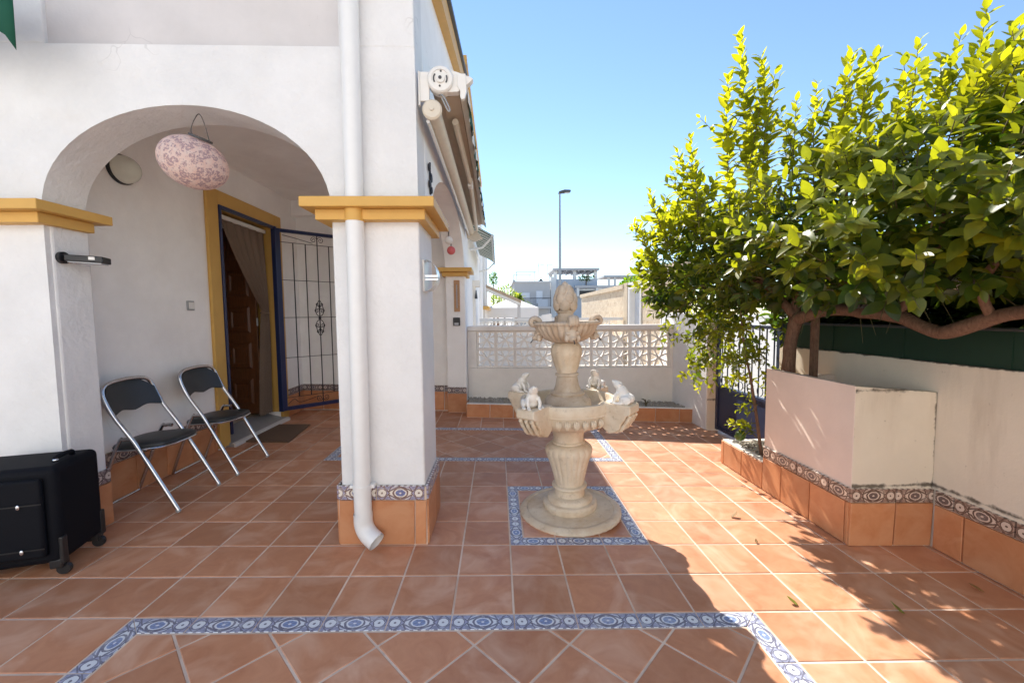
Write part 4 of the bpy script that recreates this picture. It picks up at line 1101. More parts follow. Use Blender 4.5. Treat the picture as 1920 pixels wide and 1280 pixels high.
for k in range(8):
    # each rib leaves the centre on the diagonal, then curves to a point a third along the frame
    qd = k // 2; sx = 1 if qd in (0, 3) else -1; sz = 1 if qd < 2 else -1
    I = hwd - ft + .004; J = hh - ft + .004
    e = (sx * I, sz * J * .52) if k % 2 else (sx * I * .52, sz * J)
    mid = (sx * I * .27, sz * J * .21) if k % 2 else (sx * I * .21, sz * J * .27)
    m2 = (sx * I * .66, sz * J * .40) if k % 2 else (sx * I * .40, sz * J * .66)
    path = [(0, 0), mid, m2, e]; hw_ = [.014, .012, .010, .011]
    L_ = []; R2 = []
    for i in range(4):
        p = Vector(path[i]); d = Vector(path[min(i + 1, 3)]) - Vector(path[max(i - 1, 0)]); d.normalize(); nn = Vector((-d.y, d.x))
        L_.append(p + nn * hw_[i]); R2.append(p - nn * hw_[i])
    poly = [tuple(v) for v in L_ + R2[::-1]]
    dd = dpth - .006 - k * .0006
    bb.prism(poly, -dd, dd, map=lambda a, b, c: (a, c, b))
blk = bb.mesh('breeze_block', 'garden_white')
bmo = None
for r in range(2):
    for k in range(NBLK):
        c = wpt(off + BP * (k + .5), .07 + rnd.uniform(-.003, .003), .648 + BH * (r + .5))
        piece('breeze_block', blk, c, wd, wn_, gw)
# planter bed at its foot
PL0, PL1 = Vector((-.515, 3.82, 0)), Vector((2.625, 3.60, 0))
rp_ = thing('planter_bed', 'raised gravel bed faced with orange tiles below the garden wall', 'planter', (1.0, 3.8, 0))
pn_ = Vector((-(PL1 - PL0).y, (PL1 - PL0).x, 0)).normalized()
q = MB(); pts = [PL0 + pn_ * .012, PL1 + pn_ * .012, PL1 + pn_ * .07, PL0 + pn_ * .07]
q.prism([(p.x, p.y) for p in pts], -.3, .0); q.v = [(x, y, z + (fz(x) + .20 if z > -.1 else 0)) for x, y, z in q.v]; q.build('kerb', 'garden_white', rp_)
q = MB(); pts = [PL0 + pn_ * .07, PL1 + pn_ * .07, WR, WL]
q.prism([(p.x, p.y) for p in pts], -.3, .0); q.v = [(x, y, z + (fz(x) + .175 if z > -.1 else 0)) for x, y, z in q.v]; q.build('soil', 'gravel', rp_)
plinth(rp_, (PL0.x, PL0.y + .012), (PL1.x, PL1.y + .012), (pn_.x * -1, pn_.y * -1), top=False, h=.195, tl=.33)
plinth(rp_, (PL0.x + .006, PL0.y + .012), (PL0.x + .006, 4.11), (-1, 0), top=False, h=.195, tl=.33)
gv = MB()
ico = [(1, 0, 0), (-1, 0, 0), (0, 1, 0), (0, -1, 0), (0, 0, 1), (0, 0, -1)]; icf = [(0, 2, 4), (2, 1, 4), (1, 3, 4), (3, 0, 4), (2, 0, 5), (1, 2, 5), (3, 1, 5), (0, 3, 5)]
def pebbles(mb, quad, zf, n, r0, r1):
    for _ in range(n):
        a, b = rnd.random(), rnd.random()
        p = (quad[0] * (1 - a) + quad[1] * a) * (1 - b) + (quad[3] * (1 - a) + quad[2] * a) * b
        r = rnd.uniform(r0, r1); rm3 = Matrix.Rotation(rnd.uniform(0, 6), 3, 'Z') @ Matrix.Rotation(rnd.uniform(-.6, .6), 3, 'X')
        s = (r * rnd.uniform(.8, 1.5), r * rnd.uniform(.7, 1.1), r * rnd.uniform(.5, .9))
        mb.add([Vector((p.x, p.y, zf(p.x) + rnd.uniform(0, .012))) + rm3 @ Vector((v[0] * s[0], v[1] * s[1], v[2] * s[2])) for v in ico], icf)
pebbles(gv, [PL0 + pn_ * .08, PL1 + pn_ * .08, WR, WL], lambda x: fz(x) + .182, 1500, .010, .020)
gv.build('gravel', 'gravel', rp_, kind='stuff')
dryp = thing('dead_plant', 'small dry brown plant stub in the gravel bed', 'plant', (2.05, 3.82, fz(2.05) + .18))
for k in range(9):
    a = k * .7; e = Vector((2.05 + .07 * math.cos(a), 3.82 + .05 * math.sin(a), fz(2.05) + .18 + rnd.uniform(.04, .13)))
    MB().tube(qbez((2.05, 3.82, fz(2.05) + .17), (2.05, 3.82, e.z), e, 4), [.006, .006, .005, .004, .002], 5).build('stem', 'twig', dryp)

# ------------------------------------------------------------------ right side: wall, pier, street gate
rw = thing('side_wall_pier', 'white stucco wall and gate pier at the right end of the garden wall', 'wall', (2.7, 3.6, 0))
q = MB(); q.prism([(2.55, 4.6), (2.555, 4.1), (2.63, 3.58), (2.638, 3.265), (2.80, 3.25), (2.80, 4.6)][::-1], -.3, 1.46); q.build('wall', 'wall_rough', rw, bevel=.010)
q = MB(); q.prism([(2.645, 3.262), (2.79, 3.25), (2.79, 3.235), (2.645, 3.247)][::-1], -.3, 1.40); q.build('pier_face', 'cream_wall', rw, bevel=.004)
sg = thing('street_gate', 'dark blue metal street gate partly hidden by lemon leaves', 'gate', (2.76, 2.6, fz(2.7)))
MB().box(2.745, 2.785, 3.19, 3.245, -.05, 1.35).build('post', 'gate_blue', sg, bevel=.003); MB().box(2.745, 2.785, 2.06, 2.11, -.05, 1.35).build('post', 'gate_blue', sg, bevel=.003)
MB().box(2.76, 2.772, 2.11, 3.19, -.03, .50).build('panel', 'gate_blue', sg)
for z in (-.04, .50, 1.28): MB().box(2.742, 2.79, 2.11, 3.19, z, z + .035).build('rail', 'gate_blue' if z != .50 else 'gate_blue', sg, bevel=.003)
for k in range(9):
    y = 2.11 + 1.08 * (k + .5) / 9
    MB().tube([(2.766, y, .535), (2.766, y, 1.28)], .008, 6).build('bar', 'gate_blue', sg)
for k in range(6):
    y = 2.2 + .18 * k
    MB().tube([(2.766, y + .05 * math.cos(a), .60 + .05 * math.sin(a)) for a in [2 * PI * i / 14 for i in range(14)]], .005, 6, closed=True).build('ring', 'gate_blue', sg)
bw_ = thing('boundary_wall', 'weathered cream boundary wall along the right edge', 'wall', (2.75, 0, 0))
XR = 2.735
MB().box(XR, XR + .16, -4.2, 2.05, -.3, 1.125).build('wall', 'cream_wall', bw_, bevel=.006)
plinth(bw_, (XR - .002, -4.0), (XR - .002, .55), (-1, 0), 'list_brown', start=.12)
tf = thing('tarp_fence', 'dark green tarp screen fixed above the boundary wall', 'fence', (XR + .05, 0, 1.13))
for k in range(8):
    y0 = 2.03 - .60 * (k + 1); 
    MB().box(XR + .02, XR + .032, y0 + .004, y0 + .596, 1.127, 1.335).build('panel', 'tarp', tf)
    MB().box(XR + .012, XR + .0195, y0 - .006, y0 + .006, 1.127, 1.335).build('batten', 'tarp', tf)
MB().tube([(XR + .03, -2.77, 1.345), (XR + .03, 2.03, 1.345)], .012, 8).build('top_rail', 'dark_metal', tf)

# ------------------------------------------------------------------ lemon tree planter
pt = thing('tree_planter', 'tall beige planter box with low tiled kerb under the lemon tree', 'planter', (2.45, 1.2, 0))
XP = 2.192
q = MB(); q.box(XP + .005, XP + .055, .636, 1.43, -.2, .982); q.box(XP, XP + .0045, .576, 1.43, -.2, .984); q.build('side_wall', 'beige', pt, bevel=.001)
q = MB(); q.prism([(XP + .005, -.2), (XR - .001, -.2), (XR - .001, .935), (XP + .005, .983)], .575, .635, map=lambda a, b, c: (a, c, b)); q.build('front_wall', 'planter_front', pt, bevel=.003)
q = MB(); q.box(XP + .056, XR - .001, 1.37, 1.43, -.2, .93); q.build('rear_wall', 'beige', pt)
q = MB(); q.box(XP + .057, XR - .002, .636, 1.369, -.2, .88); q.build('soil', 'gravel', pt)
q = MB(); q.box(XP, XP + .06, 1.431, 2.07, -.2, .185); q.box(XP + .06, XR - .001, 2.01, 2.07, -.2, .18); q.build('kerb', 'garden_white', pt, bevel=.003)
q = MB(); q.box(XP + .0605, XR - .002, 1.431, 2.009, -.2, .155); q.build('low_soil', 'gravel', pt)
plinth(pt, (XP - .002, .573), (XP - .002, 1.43), (-1, 0), 'list_brown', start=.27)
plinth(pt, (XP - .002, 1.43), (XP - .002, 2.07), (-1, 0), top=False, h=.235)
plinth(pt, (XP - .012, .573), (XR, .573), (0, -1), 'list_brown')
plinth(pt, (XP - .012, 2.073), (XR, 2.073), (0, 1), top=False, h=.235)
q = MB(); pebbles(q, [Vector((XP + .07, 1.44, 0)), Vector((XR - .02, 1.44, 0)), Vector((XR - .02, 2.0, 0)), Vector((XP + .07, 2.0, 0))], lambda x: .165, 320, .012, .026); q.build('gravel', 'gravel', pt, kind='stuff')

# ------------------------------------------------------------------ lemon tree
tree = thing('lemon_tree', 'lemon tree with crooked trunk and yellow-green leaves over the planter', 'tree', (2.45, 1.2, .88))
def limb(pts, r, name='limb', mat='bark', seg=12):
    P = smoothpath(pts, 6); n = len(P); rr = []
    for i in range(n):
        t = i / (n - 1); k = t * (len(r) - 1); j = min(int(k), len(r) - 2)
        rr.append((r[j] * (1 - (k - j)) + r[j + 1] * (k - j)) * (1 + .10 * mnoise.noise(P[i] * 9)))
    P = [p + Vector((mnoise.noise(p * 7), mnoise.noise(p * 7 + Vector((5, 5, 5))), mnoise.noise(p * 7 + Vector((9, 1, 3))))) * .012 for p in P]
    return MB().tube(P, rr, seg).build(name, mat, tree, smooth=True)
fork = Vector((2.46, 1.46, 1.40))
limb([(2.46, 1.53, .80), (2.45, 1.53, 1.05), (2.46, 1.50, 1.25), fork], [.056, .050, .050, .055], 'trunk')
limb([fork, (2.46, 1.22, 1.455), (2.46, .93, 1.46), (2.47, .62, 1.42), (2.47, .40, 1.34), (2.46, .28, 1.335), (2.46, .08, 1.42), (2.44, -.25, 1.47), (2.45, -.8, 1.5)], [.052, .046, .042, .040, .036, .040, .036, .030, .02])
limb([fork, (2.40, 1.58, 1.56), (2.30, 1.72, 1.75), (2.12, 1.85, 2.0), (1.95, 1.95, 2.35)], [.042, .036, .028, .02, .01])
limb([fork, (2.47, 1.50, 1.58), (2.5, 1.42, 1.80), (2.4, 1.2, 2.1), (2.3, 1.0, 2.45)], [.036, .032, .026, .018, .01])
limb([(2.30, 1.72, 1.75), (2.25, 2.0, 1.72), (2.12, 2.3, 1.70), (2.0, 2.45, 1.8)], [.024, .02, .015, .008])
limb([(2.46, .93, 1.46), (2.36, .85, 1.62), (2.25, .75, 1.85), (2.15, .65, 2.2)], [.026, .022, .016, .008])
limb([(2.46, .60, 1.43), (2.5, .5, 1.62), (2.45, .35, 1.9), (2.42, .25, 2.3)], [.026, .022, .016, .008])
limb([(2.46, .1, 1.42), (2.35, .05, 1.62), (2.4, -.1, 1.9), (2.5, -.2, 2.3)], [.024, .02, .014, .008])
limb([(2.46, 1.22, 1.455), (2.6, 1.15, 1.65), (2.8, 1.0, 1.9), (2.95, .9, 2.2)], [.028, .022, .016, .008])
limb([(2.36, .85, 1.62), (2.2, .70, 1.66), (2.05, .55, 1.75)], [.014, .010, .006])
limb([(2.30, 1.72, 1.75), (2.12, 1.62, 1.72), (1.92, 1.6, 1.68)], [.014, .010, .006])
MB().box(2.49, 2.53, 1.30, 1.345, .87, 1.55).build('support_post', 'bark', tree)

# leaves: six vertex midrib-folded blades
def leaf_geo(L, W, curl=.18, fold=.22):
    vs = []; prof = [(0.0, 0.0), (.18, .62), (.42, 1.0), (.68, .80), (.88, .38), (1.0, 0.0)]
    for t, w in prof:
        z = -curl * L * t * t
        if w == 0: vs.append((t * L, 0, z))
        else: vs += [(t * L, w * W / 2, z + fold * w * W / 2), (t * L, 0, z), (t * L, -w * W / 2, z + fold * w * W / 2)]
    fs = [(0, 2, 1), (0, 3, 2)]
    for k in range(3):
        a = 1 + 3 * k; b = a + 3; fs += [(a, a + 1, b + 1, b), (a + 1, a + 2, b + 2, b + 1)]
    a = 10; fs += [(a, a + 1, 13), (a + 1, a + 2, 13)]
    return vs, fs
LV = [leaf_geo(1, .50, .12, .15), leaf_geo(1, .46, .30, .30), leaf_geo(1, .56, .05, .35), leaf_geo(1, .52, -.12, .2)]
class Foliage:
    def __init__(s): s.items = []
    def leaf(s, p, d, up, L, tone): s.items.append((Vector(p), Vector(d), Vector(up), L, min(1, max(0, tone)), rnd.randrange(4)))
    def frame(s, it):
        p, d, up, L, tone, k = it
        x = d.normalized(); y = up.cross(x)
        if y.length < 1e-4: y = x.orthogonal()
        y.normalize(); z = x.cross(y)
        return Matrix(((x.x * L, y.x * L, z.x * L, p.x), (x.y * L, y.y * L, z.y * L, p.y), (x.z * L, y.z * L, z.z * L, p.z), (0, 0, 0, 1)))
    def bulk(s, name, mat, parent, items):
        mb = MB(); tones = []
        for it in items:
            m = s.frame(it); vs, fs = LV[it[5]]
            mb.add([m @ Vector(v) for v in vs], fs); tones += [it[4]] * len(vs)
        ob = mb.build(name, mat, parent, smooth=False, kind='stuff')
        at = ob.data.attributes.new('tone', 'FLOAT', 'POINT'); at.data.foreach_set('value', tones)
        ob.data.polygons.foreach_set('use_smooth', [True] * len(ob.data.polygons))
        return ob
    def twig(s, base, d, L, n, size, tone, wood, droop=.0, r=.0035):
        base = Vector(base); d = Vector(d).normalized(); sd = d.orthogonal().normalized()
        tip = base + d * L + Vector((0, 0, -droop * L)); mid = base + d * L * .5 + Vector((rnd.uniform(-.05, .05) * L, rnd.uniform(-.05, .05) * L, .06 * L))
        pts = qbez(base, mid, tip, 5)
        wood.tube(pts, [r, r * .9, r * .8, r * .65, r * .5, r * .3], 5)
        ang = rnd.uniform(0, 6.28)
        for i in range(n):
            t = .12 + .88 * (i + .5) / n
            p = base * (1 - t) ** 2 + mid * 2 * t * (1 - t) + tip * t * t
            tg = ((mid - base) * (1 - t) + (tip - mid) * t).normalized()
            ang += 2.4 + rnd.uniform(-.3, .3)
            o1 = tg.orthogonal().normalized(); o2 = tg.cross(o1)
            rad = o1 * math.cos(ang) + o2 * math.sin(ang)
            spread = 1.05 - .55 * t
            ld = (tg * (1 - spread * .5) + rad * spread + Vector((0, 0, rnd.uniform(-.25, .15)))).normalized()
            s.leaf(p, ld, (tg + Vector((0, 0, .6)) + rad * .1), size * (1.05 - .45 * t ** 3) * rnd.uniform(.75, 1.2), tone + .25 * (t - .5) + rnd.uniform(-.15, .15))
fol = Foliage(); wood = MB()
# crown envelope: centre line along y, radius by height
def env(p):
    """>0 inside the crown"""
    y = p.y
    # elongated ellipsoid along the wall with a bulge to the left rear
    a = 1 - ((p.x - 2.42) / .78) ** 2 - ((y - .75) / 1.75) ** 2 - ((p.z - 1.93) / .46) ** 2
    b = 1 - ((p.x - 2.05) / .58) ** 2 - ((y - 1.95) / .62) ** 2 - ((p.z - 1.92) / .62) ** 2
    c = 1 - ((p.x - 2.55) / .55) ** 2 - ((y + .15) / .85) ** 2 - ((p.z - 2.02) / .54) ** 2
    return max(a, b, c) + .22 * mnoise.noise(p * 2.6)
cnt = 0
while cnt < 900:
    p = Vector((rnd.uniform(1.4, 3.3), rnd.uniform(-1.0, 2.7), rnd.uniform(1.5, 2.8)))
    e = env(p)
    if e < 0 or e > .55: continue
    if p.y < 1.75 and p.z < 1.60 and rnd.random() < .75: continue
    g_ = Vector((p.x - 2.42, (p.y - 1.0) * .5, (p.z - 1.9) * 1.1)) + Vector((rnd.uniform(-.3, .3), rnd.uniform(-.3, .3), rnd.uniform(-.1, .5)))
    hgt = (p.z - 1.4) / 1.2
    tone = .14 + .80 * max(0, hgt) * (1 - e) + rnd.uniform(-.15, .15)  # lighter up and outward: young growth plus sunny-side brightness put into the tone
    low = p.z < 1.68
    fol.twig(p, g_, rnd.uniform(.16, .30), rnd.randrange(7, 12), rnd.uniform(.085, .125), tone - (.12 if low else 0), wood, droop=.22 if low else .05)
    cnt += 1
# inner leaves for depth
cnt = 0
while cnt < 3600:
    p = Vector((rnd.uniform(1.5, 3.2), rnd.uniform(-.9, 2.6), rnd.uniform(1.55, 2.6)))
    if env(p) < .2: continue
    d = Vector((rnd.uniform(-1, 1), rnd.uniform(-1, 1), rnd.uniform(-.8, .5)))
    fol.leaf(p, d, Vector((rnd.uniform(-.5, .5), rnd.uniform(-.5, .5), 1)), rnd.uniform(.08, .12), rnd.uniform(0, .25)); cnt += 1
fol.items = [it for it in fol.items if not (it[0].y < 1.8 and it[0].z < 1.50 + .05 * mnoise.noise(it[0] * 3))]
# upright shoots above the crown
shoots = [((1.62, 1.45, 2.25), (-.16, -.05, 1), .62, 22), ((1.80, 1.35, 2.45), (-.10, -.1, 1), .80, 26), ((1.95, 1.30, 2.45), (-.18, -.12, 1), 1.05, 32), ((2.02, 1.25, 2.45), (-.20, -.2, 1), .85, 28), ((1.70, 1.65, 2.2), (-.22, .05, 1), .70, 24),
          ((1.52, 1.75, 2.1), (-.3, .1, 1), .50, 18), ((1.46, 1.85, 1.95), (-.35, .1, .8), .40, 14), ((2.05, 1.5, 2.4), (-.02, 0, 1), .6, 20), ((2.15, 1.15, 2.45), (-.05, -.1, 1), .55, 18),
          ((2.22, .85, 2.40), (.0, -.12, 1), .72, 20), ((2.28, .80, 2.45), (.10, -.1, 1), .66, 18), ((2.18, .95, 2.40), (-.1, -.1, 1), .6, 18), ((2.42, .70, 2.45), (.08, -.1, 1), .45, 14),
          ((2.55, .72, 2.45), (-.02, -.12, 1), .66, 16), ((2.62, .62, 2.5), (.12, -.1, 1), .60, 16), ((2.66, .50, 2.45), (.05, -.1, 1), .72, 20), ((2.72, .42, 2.5), (.16, -.1, 1), .55, 16),
          ((2.62, .22, 2.45), (.1, -.1, 1), .55, 18), ((2.55, .05, 2.4), (.15, -.15, 1), .55, 18), ((2.7, .1, 2.45), (.2, -.1, 1), .6, 18), ((2.85, .3, 2.45), (.2, -.1, 1), .6, 18), ((2.9, .6, 2.4), (.2, 0, 1), .6, 18), ((2.75, .8, 2.5), (.1, 0, 1), .4, 14)]
for b_, d_, L_, n_l in shoots:
    b_ = (b_[0], b_[1], b_[2] - .20); L_ += .20
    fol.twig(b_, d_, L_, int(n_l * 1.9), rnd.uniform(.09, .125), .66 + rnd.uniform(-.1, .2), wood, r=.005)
    for k in range(5):
        t = rnd.uniform(.1, .6); p = Vector(b_) + Vector(d_).normalized() * L_ * t
        fol.twig(p, Vector(d_) + Vector((rnd.uniform(-.7, .7), rnd.uniform(-.7, .7), .2)), L_ * .38, 9, .095, .58 + rnd.uniform(-.15, .25), wood)
# skirt hanging over the street gate
cnt = 0
while cnt < 165:
    p = Vector((rnd.uniform(1.88, 2.6), rnd.uniform(1.7, 2.75), rnd.uniform(.78, 1.62)))
    if (p.z < 1.15 and p.x < 2.02) or rnd.random() < (1.35 - p.z) * .5: continue
    fol.twig(p, (rnd.uniform(-.8, .4), rnd.uniform(-.4, .4), rnd.uniform(-.6, .3)), rnd.uniform(.14, .24), rnd.randrange(6, 10), rnd.uniform(.06, .085), rnd.uniform(.15, .7), wood, droop=.4); cnt += 1
# keep leaves off the other side of the patio wall tops and pick the large near ones as single objects
items = fol.items
def depth(it): return (it[0] - CAM_C).dot(CAM_F)
def inframe(it):
    d = it[0] - CAM_C; z = d.dot(CAM_F)
    return z > .3 and abs(d.dot(CAM_R) / z) < 1.22 and abs(d.dot(CAM_U) / z) < .82
near = sorted([it for it in items if inframe(it)], key=lambda it: (it[0] - CAM_C).length - 1.6 * it[3])
near = near[:280]; nid = set(id(i) for i in near)
fol.bulk('crown', 'leaf', tree, [i for i in items if id(i) not in nid])
wood.build('twigs', 'twig', tree, smooth=True, kind='stuff')
leaf_cache = {}
for it in near:
    key = (it[5], round(it[4] * 5))
    if key not in leaf_cache:
        vs, fs = LV[it[5]]; me = MB().add(vs, fs).mesh('leaf', 'leaf', True, 80)
        at = me.attributes.new('tone', 'FLOAT', 'POINT'); at.data.foreach_set('value', [key[1] / 5] * len(vs)); leaf_cache[key] = me
    ob = bpy.data.objects.new('leaf', leaf_cache[key]); COL.objects.link(ob); ob.parent = tree
    m = fol.frame(it); ob.matrix_basis = Matrix.Translation(-tree.location) @ m
# sapling by the low kerb
sp = thing('lemon_sapling', 'thin lemon shoot rising from the low gravel kerb', 'tree', (2.30, 1.62, .16))
f2_ = Foliage(); w2 = MB()
w2.tube(smoothpath([(2.30, 1.62, .14), (2.285, 1.66, .40), (2.27, 1.75, .80), (2.25, 1.85, 1.15), (2.24, 1.90, 1.48)]), [.016 - .0004 * i for i in range(25)], 8)
w2.build('stem', 'bark', sp, smooth=True)
w3 = MB()
for (z, x, y) in ((.45, 2.2, 1.75), (.32, 2.25, 1.72), (.55, 2.22, 1.9), (.40, 2.16, 1.95), (.36, 2.2, 2.0), (.62, 2.2, 1.85)):
    for k in range(2):
        f2_.twig((2.28, 1.67, z), (x - 2.28 + rnd.uniform(-.1, .05), y - 1.67 + rnd.uniform(-.1, .1), rnd.uniform(-.05, .06)), rnd.uniform(.18, .32), 7, .065, rnd.uniform(.2, .7), w3)
f2_.bulk('crown', 'leaf', sp, f2_.items); w3.build('twigs', 'twig', sp, smooth=True, kind='stuff')
lm = MB(); lm.lathe([(.002, -.052), (.012, -.05), (.030, -.038), (.040, -.012), (.040, .010), (.030, .034), (.012, .046), (.002, .05)], 20)
lo = lm.build('lemon', 'lime', smooth=True); lo.location = (2.245, 1.86, .285); lo.rotation_euler = (.3, .4, 0); lo.scale = (1.15, 1.15, 1.15)
tag(lo, 'green unripe lemon hanging by the low planter kerb', 'fruit')
# wire-mesh ball lanterns in the tree
for (x, y, z, lb, mt) in ((2.42, .22, 1.60, 'white wire mesh ball lantern hanging in the lemon tree at right', 'white_ball'), (2.30, 1.18, 1.66, 'dark wire mesh ball lantern in the lemon tree above the trunk', 'dark_metal'), (2.33, .72, 1.53, 'dark wire mesh ball lantern in the lemon tree under the limb', 'dark_metal')):
    t_ = thing('mesh_lantern', lb, 'lantern', (x, y, z), group='mesh ball lanterns in the tree')
    R0 = .055; mbw = MB()
    for s in (-1, 1):
        for k in range(10):
            pts = []
            for i in range(13):
                ph = PI * (.08 + .84 * i / 12); th = 2 * PI * k / 10 + s * i * .13
                pts.append((x + R0 * math.sin(ph) * math.cos(th), y + R0 * math.sin(ph) * math.sin(th), z + R0 * math.cos(ph)))
            mbw.tube(pts, .0022, 4)
    mbw.build('mesh', 'dark_metal', t_)
    if mt == 'white_ball': MB().ball((x, y, z), .036).build('bulb', 'white_ball', t_, smooth=True)
    MB().tube([(x, y, z + .05), (x, y, z + .16)], .002, 4).build('wire', 'dark_metal', t_)

# ------------------------------------------------------------------ litter on the floor
def litter(x, y, mat, L, rz, label, name='fallen_leaf', curl=-.45):
    vs, fs = leaf_geo(L, L * .5, curl, .5); m = MB().add(vs, fs); o = m.build(name, mat, smooth=True)
    sd = o.modifiers.new('solid', 'SOLIDIFY'); sd.thickness = .0012
    o.location = (x, y, fz(x) + .004); o.rotation_euler = (rnd.uniform(-.3, .3), 0, rz); tag(o, label, 'leaf', 'leaves fallen on the patio')
litter(1.63, .94, 'dry', .07, .4, 'curled dry brown leaf on the sunlit tiles right of the fountain')
litter(1.45, .03, 'leaf_fallen', .055, 2.2, 'yellow green leaf lying on the sunlit tiles near the patterned border')
litter(1.60, .60, 'dry', .035, 1.2, 'tiny dry leaf on a tile joint in the sun')
litter(1.95, -.03, 'leaf_fallen', .06, 2.6, 'thin curled leaf at the edge of the tree shade', curl=-.9)
litter(2.55, .12, 'dry', .06, 2.4, 'dark dry leaf in the shade by the boundary wall')
litter(2.28, -.32, 'dry', .05, 2.2, 'small dry leaf in the shade at the lower right corner')

# ------------------------------------------------------------------ background
yp = MB(); yp.box(-.5, 3.04, 4.62, 20, -.449, -.40); struct(yp.build('added_yard_paving', 'far_white'))  # pale paving added to brighten the view through the breeze blocks
# neighbours of the terrace row
nh = thing('neighbour_house', 'white neighbouring terrace house with green striped awning beyond the garden wall', 'house', (-1.5, 7, 0))
MB().box(-3.6, XW - .02, 4.62, 9.4, -.4, 2.89).build('wall', 'wall_white', nh)
MB().box(XW - .3, XW + .05, 9.42, 10.0, -.4, 4.2).build('party_wall', 'wall_white', nh)
q = MB(); q.box(XW - .3, XW + .12, 6.2, 6.6, 2.03, 2.14); q.build('capital', 'garden_white', nh)
q = MB(); q.box(XW - .28, XW + .03, 6.25, 6.55, -.4, 2.03); q.build('pilaster', 'garden_white', nh)
MB().tube([(XW + .05, 6.24, 1.78), (XW + .05, 6.24, 1.95)], [.03, .008], 8).build('hanging_bell', 'dark_metal', nh)
na = thing('striped_awning', 'green and white striped awning half rolled out on the neighbouring house', 'awning', (XW, 6, 2.7))
q = MB()
for i in range(41):
    y = 5.0 + 3.6 * i / 40
    q.v += [(XW + .03, y, 2.98), (XW + .22 + .02 * math.sin(i), y, 2.88), (XW + .40, y, 2.78), (XW + .415, y, 2.66 + .02 * math.sin(i * 1.6))]
for i in range(40):
    for k in range(3): q.f.append((i * 4 + k, i * 4 + 4 + k, i * 4 + 5 + k, i * 4 + 1 + k))
o = q.build('cloth', 'stripe', na); sd = o.modifiers.new('solid', 'SOLIDIFY'); sd.thickness = .004
MB().tube([(XW + .4, 5.0, 2.77), (XW + .4, 8.6, 2.77)], .025, 8).build('front_bar', 'white_metal', na)
for y in (5.05, 8.5): MB().tube([(XW + .02, y, 2.55), (XW + .22, y + .1, 2.60), (XW + .4, y, 2.76)], .018, 6).build('arm', 'white_metal', na)
fh = thing('far_terrace_house', 'white house end with ochre ledge beyond the striped awning', 'house', (-1.3, 11, 0))
MB().box(-3.6, XW + .10, 10.2, 14.0, -.4, 3.9).build('wall', 'far_white', fh)
MB().box(-3.6, XW + .22, 10.05, 14.0, 1.62, 1.72).build('ledge', 'ochre', fh)
MB().tube([(XW - .15, 10.15, -.3), (XW - .15, 10.15, 3.8)], .06, 8).build('downpipe', 'pvc', fh)
# second breeze-block wall
w2_ = thing('neighbour_wall', 'second white breeze-block wall in the yard behind the garden wall', 'wall', (1.0, 8.0, 0))
MB().box(-.5, 3.0, 8.0, 8.12, -.4, .92).build('base_wall', 'far_white', w2_); MB().box(-.5, 3.0, 7.98, 8.14, 1.30, 1.37).build('coping', 'far_white', w2_)
for k in range(11):
    piece('breeze_block', blk, (-.5 + .29 * (k + .5), 8.06, .925 + .19 * 0 + BH / 2 + .08), (1, 0, 0), (0, 1, 0), w2_)
MB().box(-.5, 2.7, 8.01, 8.11, .922, 1.0).build('lower_band', 'far_white', w2_)
wc = thing('white_chair', 'white plastic chair standing in the yard behind the upper bowl', 'chair', (.95, 7.2, 0))
q = MB(); q.obox((1.03, 7.2, 1.36), (.12, .02, .02), (0, .04, -.02), (-.01, 0, .09)); q.build('backrest', 'pvc', wc, bevel=.02)
MB().box(.72, 1.05, 7.1, 7.4, 1.18, 1.24).build('seat', 'pvc', wc, bevel=.01)
for (x, y) in ((.74, 7.12), (1.03, 7.12), (.74, 7.38), (1.03, 7.38)): MB().box(x - .02, x + .02, y - .02, y + .02, -.4, 1.18).build('leg', 'pvc', wc)
for x in (.80, .88): MB().box(x - .018, x + .018, 7.15, 7.19, 1.24, 1.42).build('arm_post', 'pvc', wc)
# white party tent
tn = thing('party_tent', 'white canvas party tent behind the garden wall', 'tent', (.55, 14, 0))
q = MB(); q.add([(-.45, 13.2, 1.72), (1.45, 13.2, 1.72), (1.45, 15.2, 1.72), (-.45, 15.2, 1.72), (.5, 14.2, 2.15)], [(0, 1, 4), (1, 2, 4), (2, 3, 4), (3, 0, 4)]); o = q.build('canopy', 'tent', tn); o.modifiers.new('s', 'SOLIDIFY').thickness = .01
MB().box(-.45, 1.45, 13.19, 13.2, 1.35, 1.72).build('valance', 'tent', tn)
for (x, y) in ((-.42, 13.23), (1.42, 13.23), (-.42, 15.17), (1.42, 15.17)): MB().tube([(x, y, -.4), (x, y, 1.72)], .025, 6).build('pole', 'white_metal', tn)
# lean-to roof
lr = thing('lean_to_roof', 'small tan tiled porch roof sloping down beside the tent', 'roof', (.1, 12, 0))
q = MB(); q.prism([(-.75, 2.50), (.72, 1.84), (.72, 1.94), (-.75, 2.60)], 11.6, 12.4, map=lambda a, b, c: (a, c, b)); q.build('tiles', 'roof_tan', lr)
q = MB(); q.prism([(-.75, 2.42), (.72, 1.76), (.72, 1.838), (-.75, 2.498)], 11.62, 12.38, map=lambda a, b, c: (a, c, b)); q.build('soffit', 'far_white', lr)
MB().box(.60, .70, 11.65, 11.75, -.4, 1.80).build('post', 'far_grey', lr)
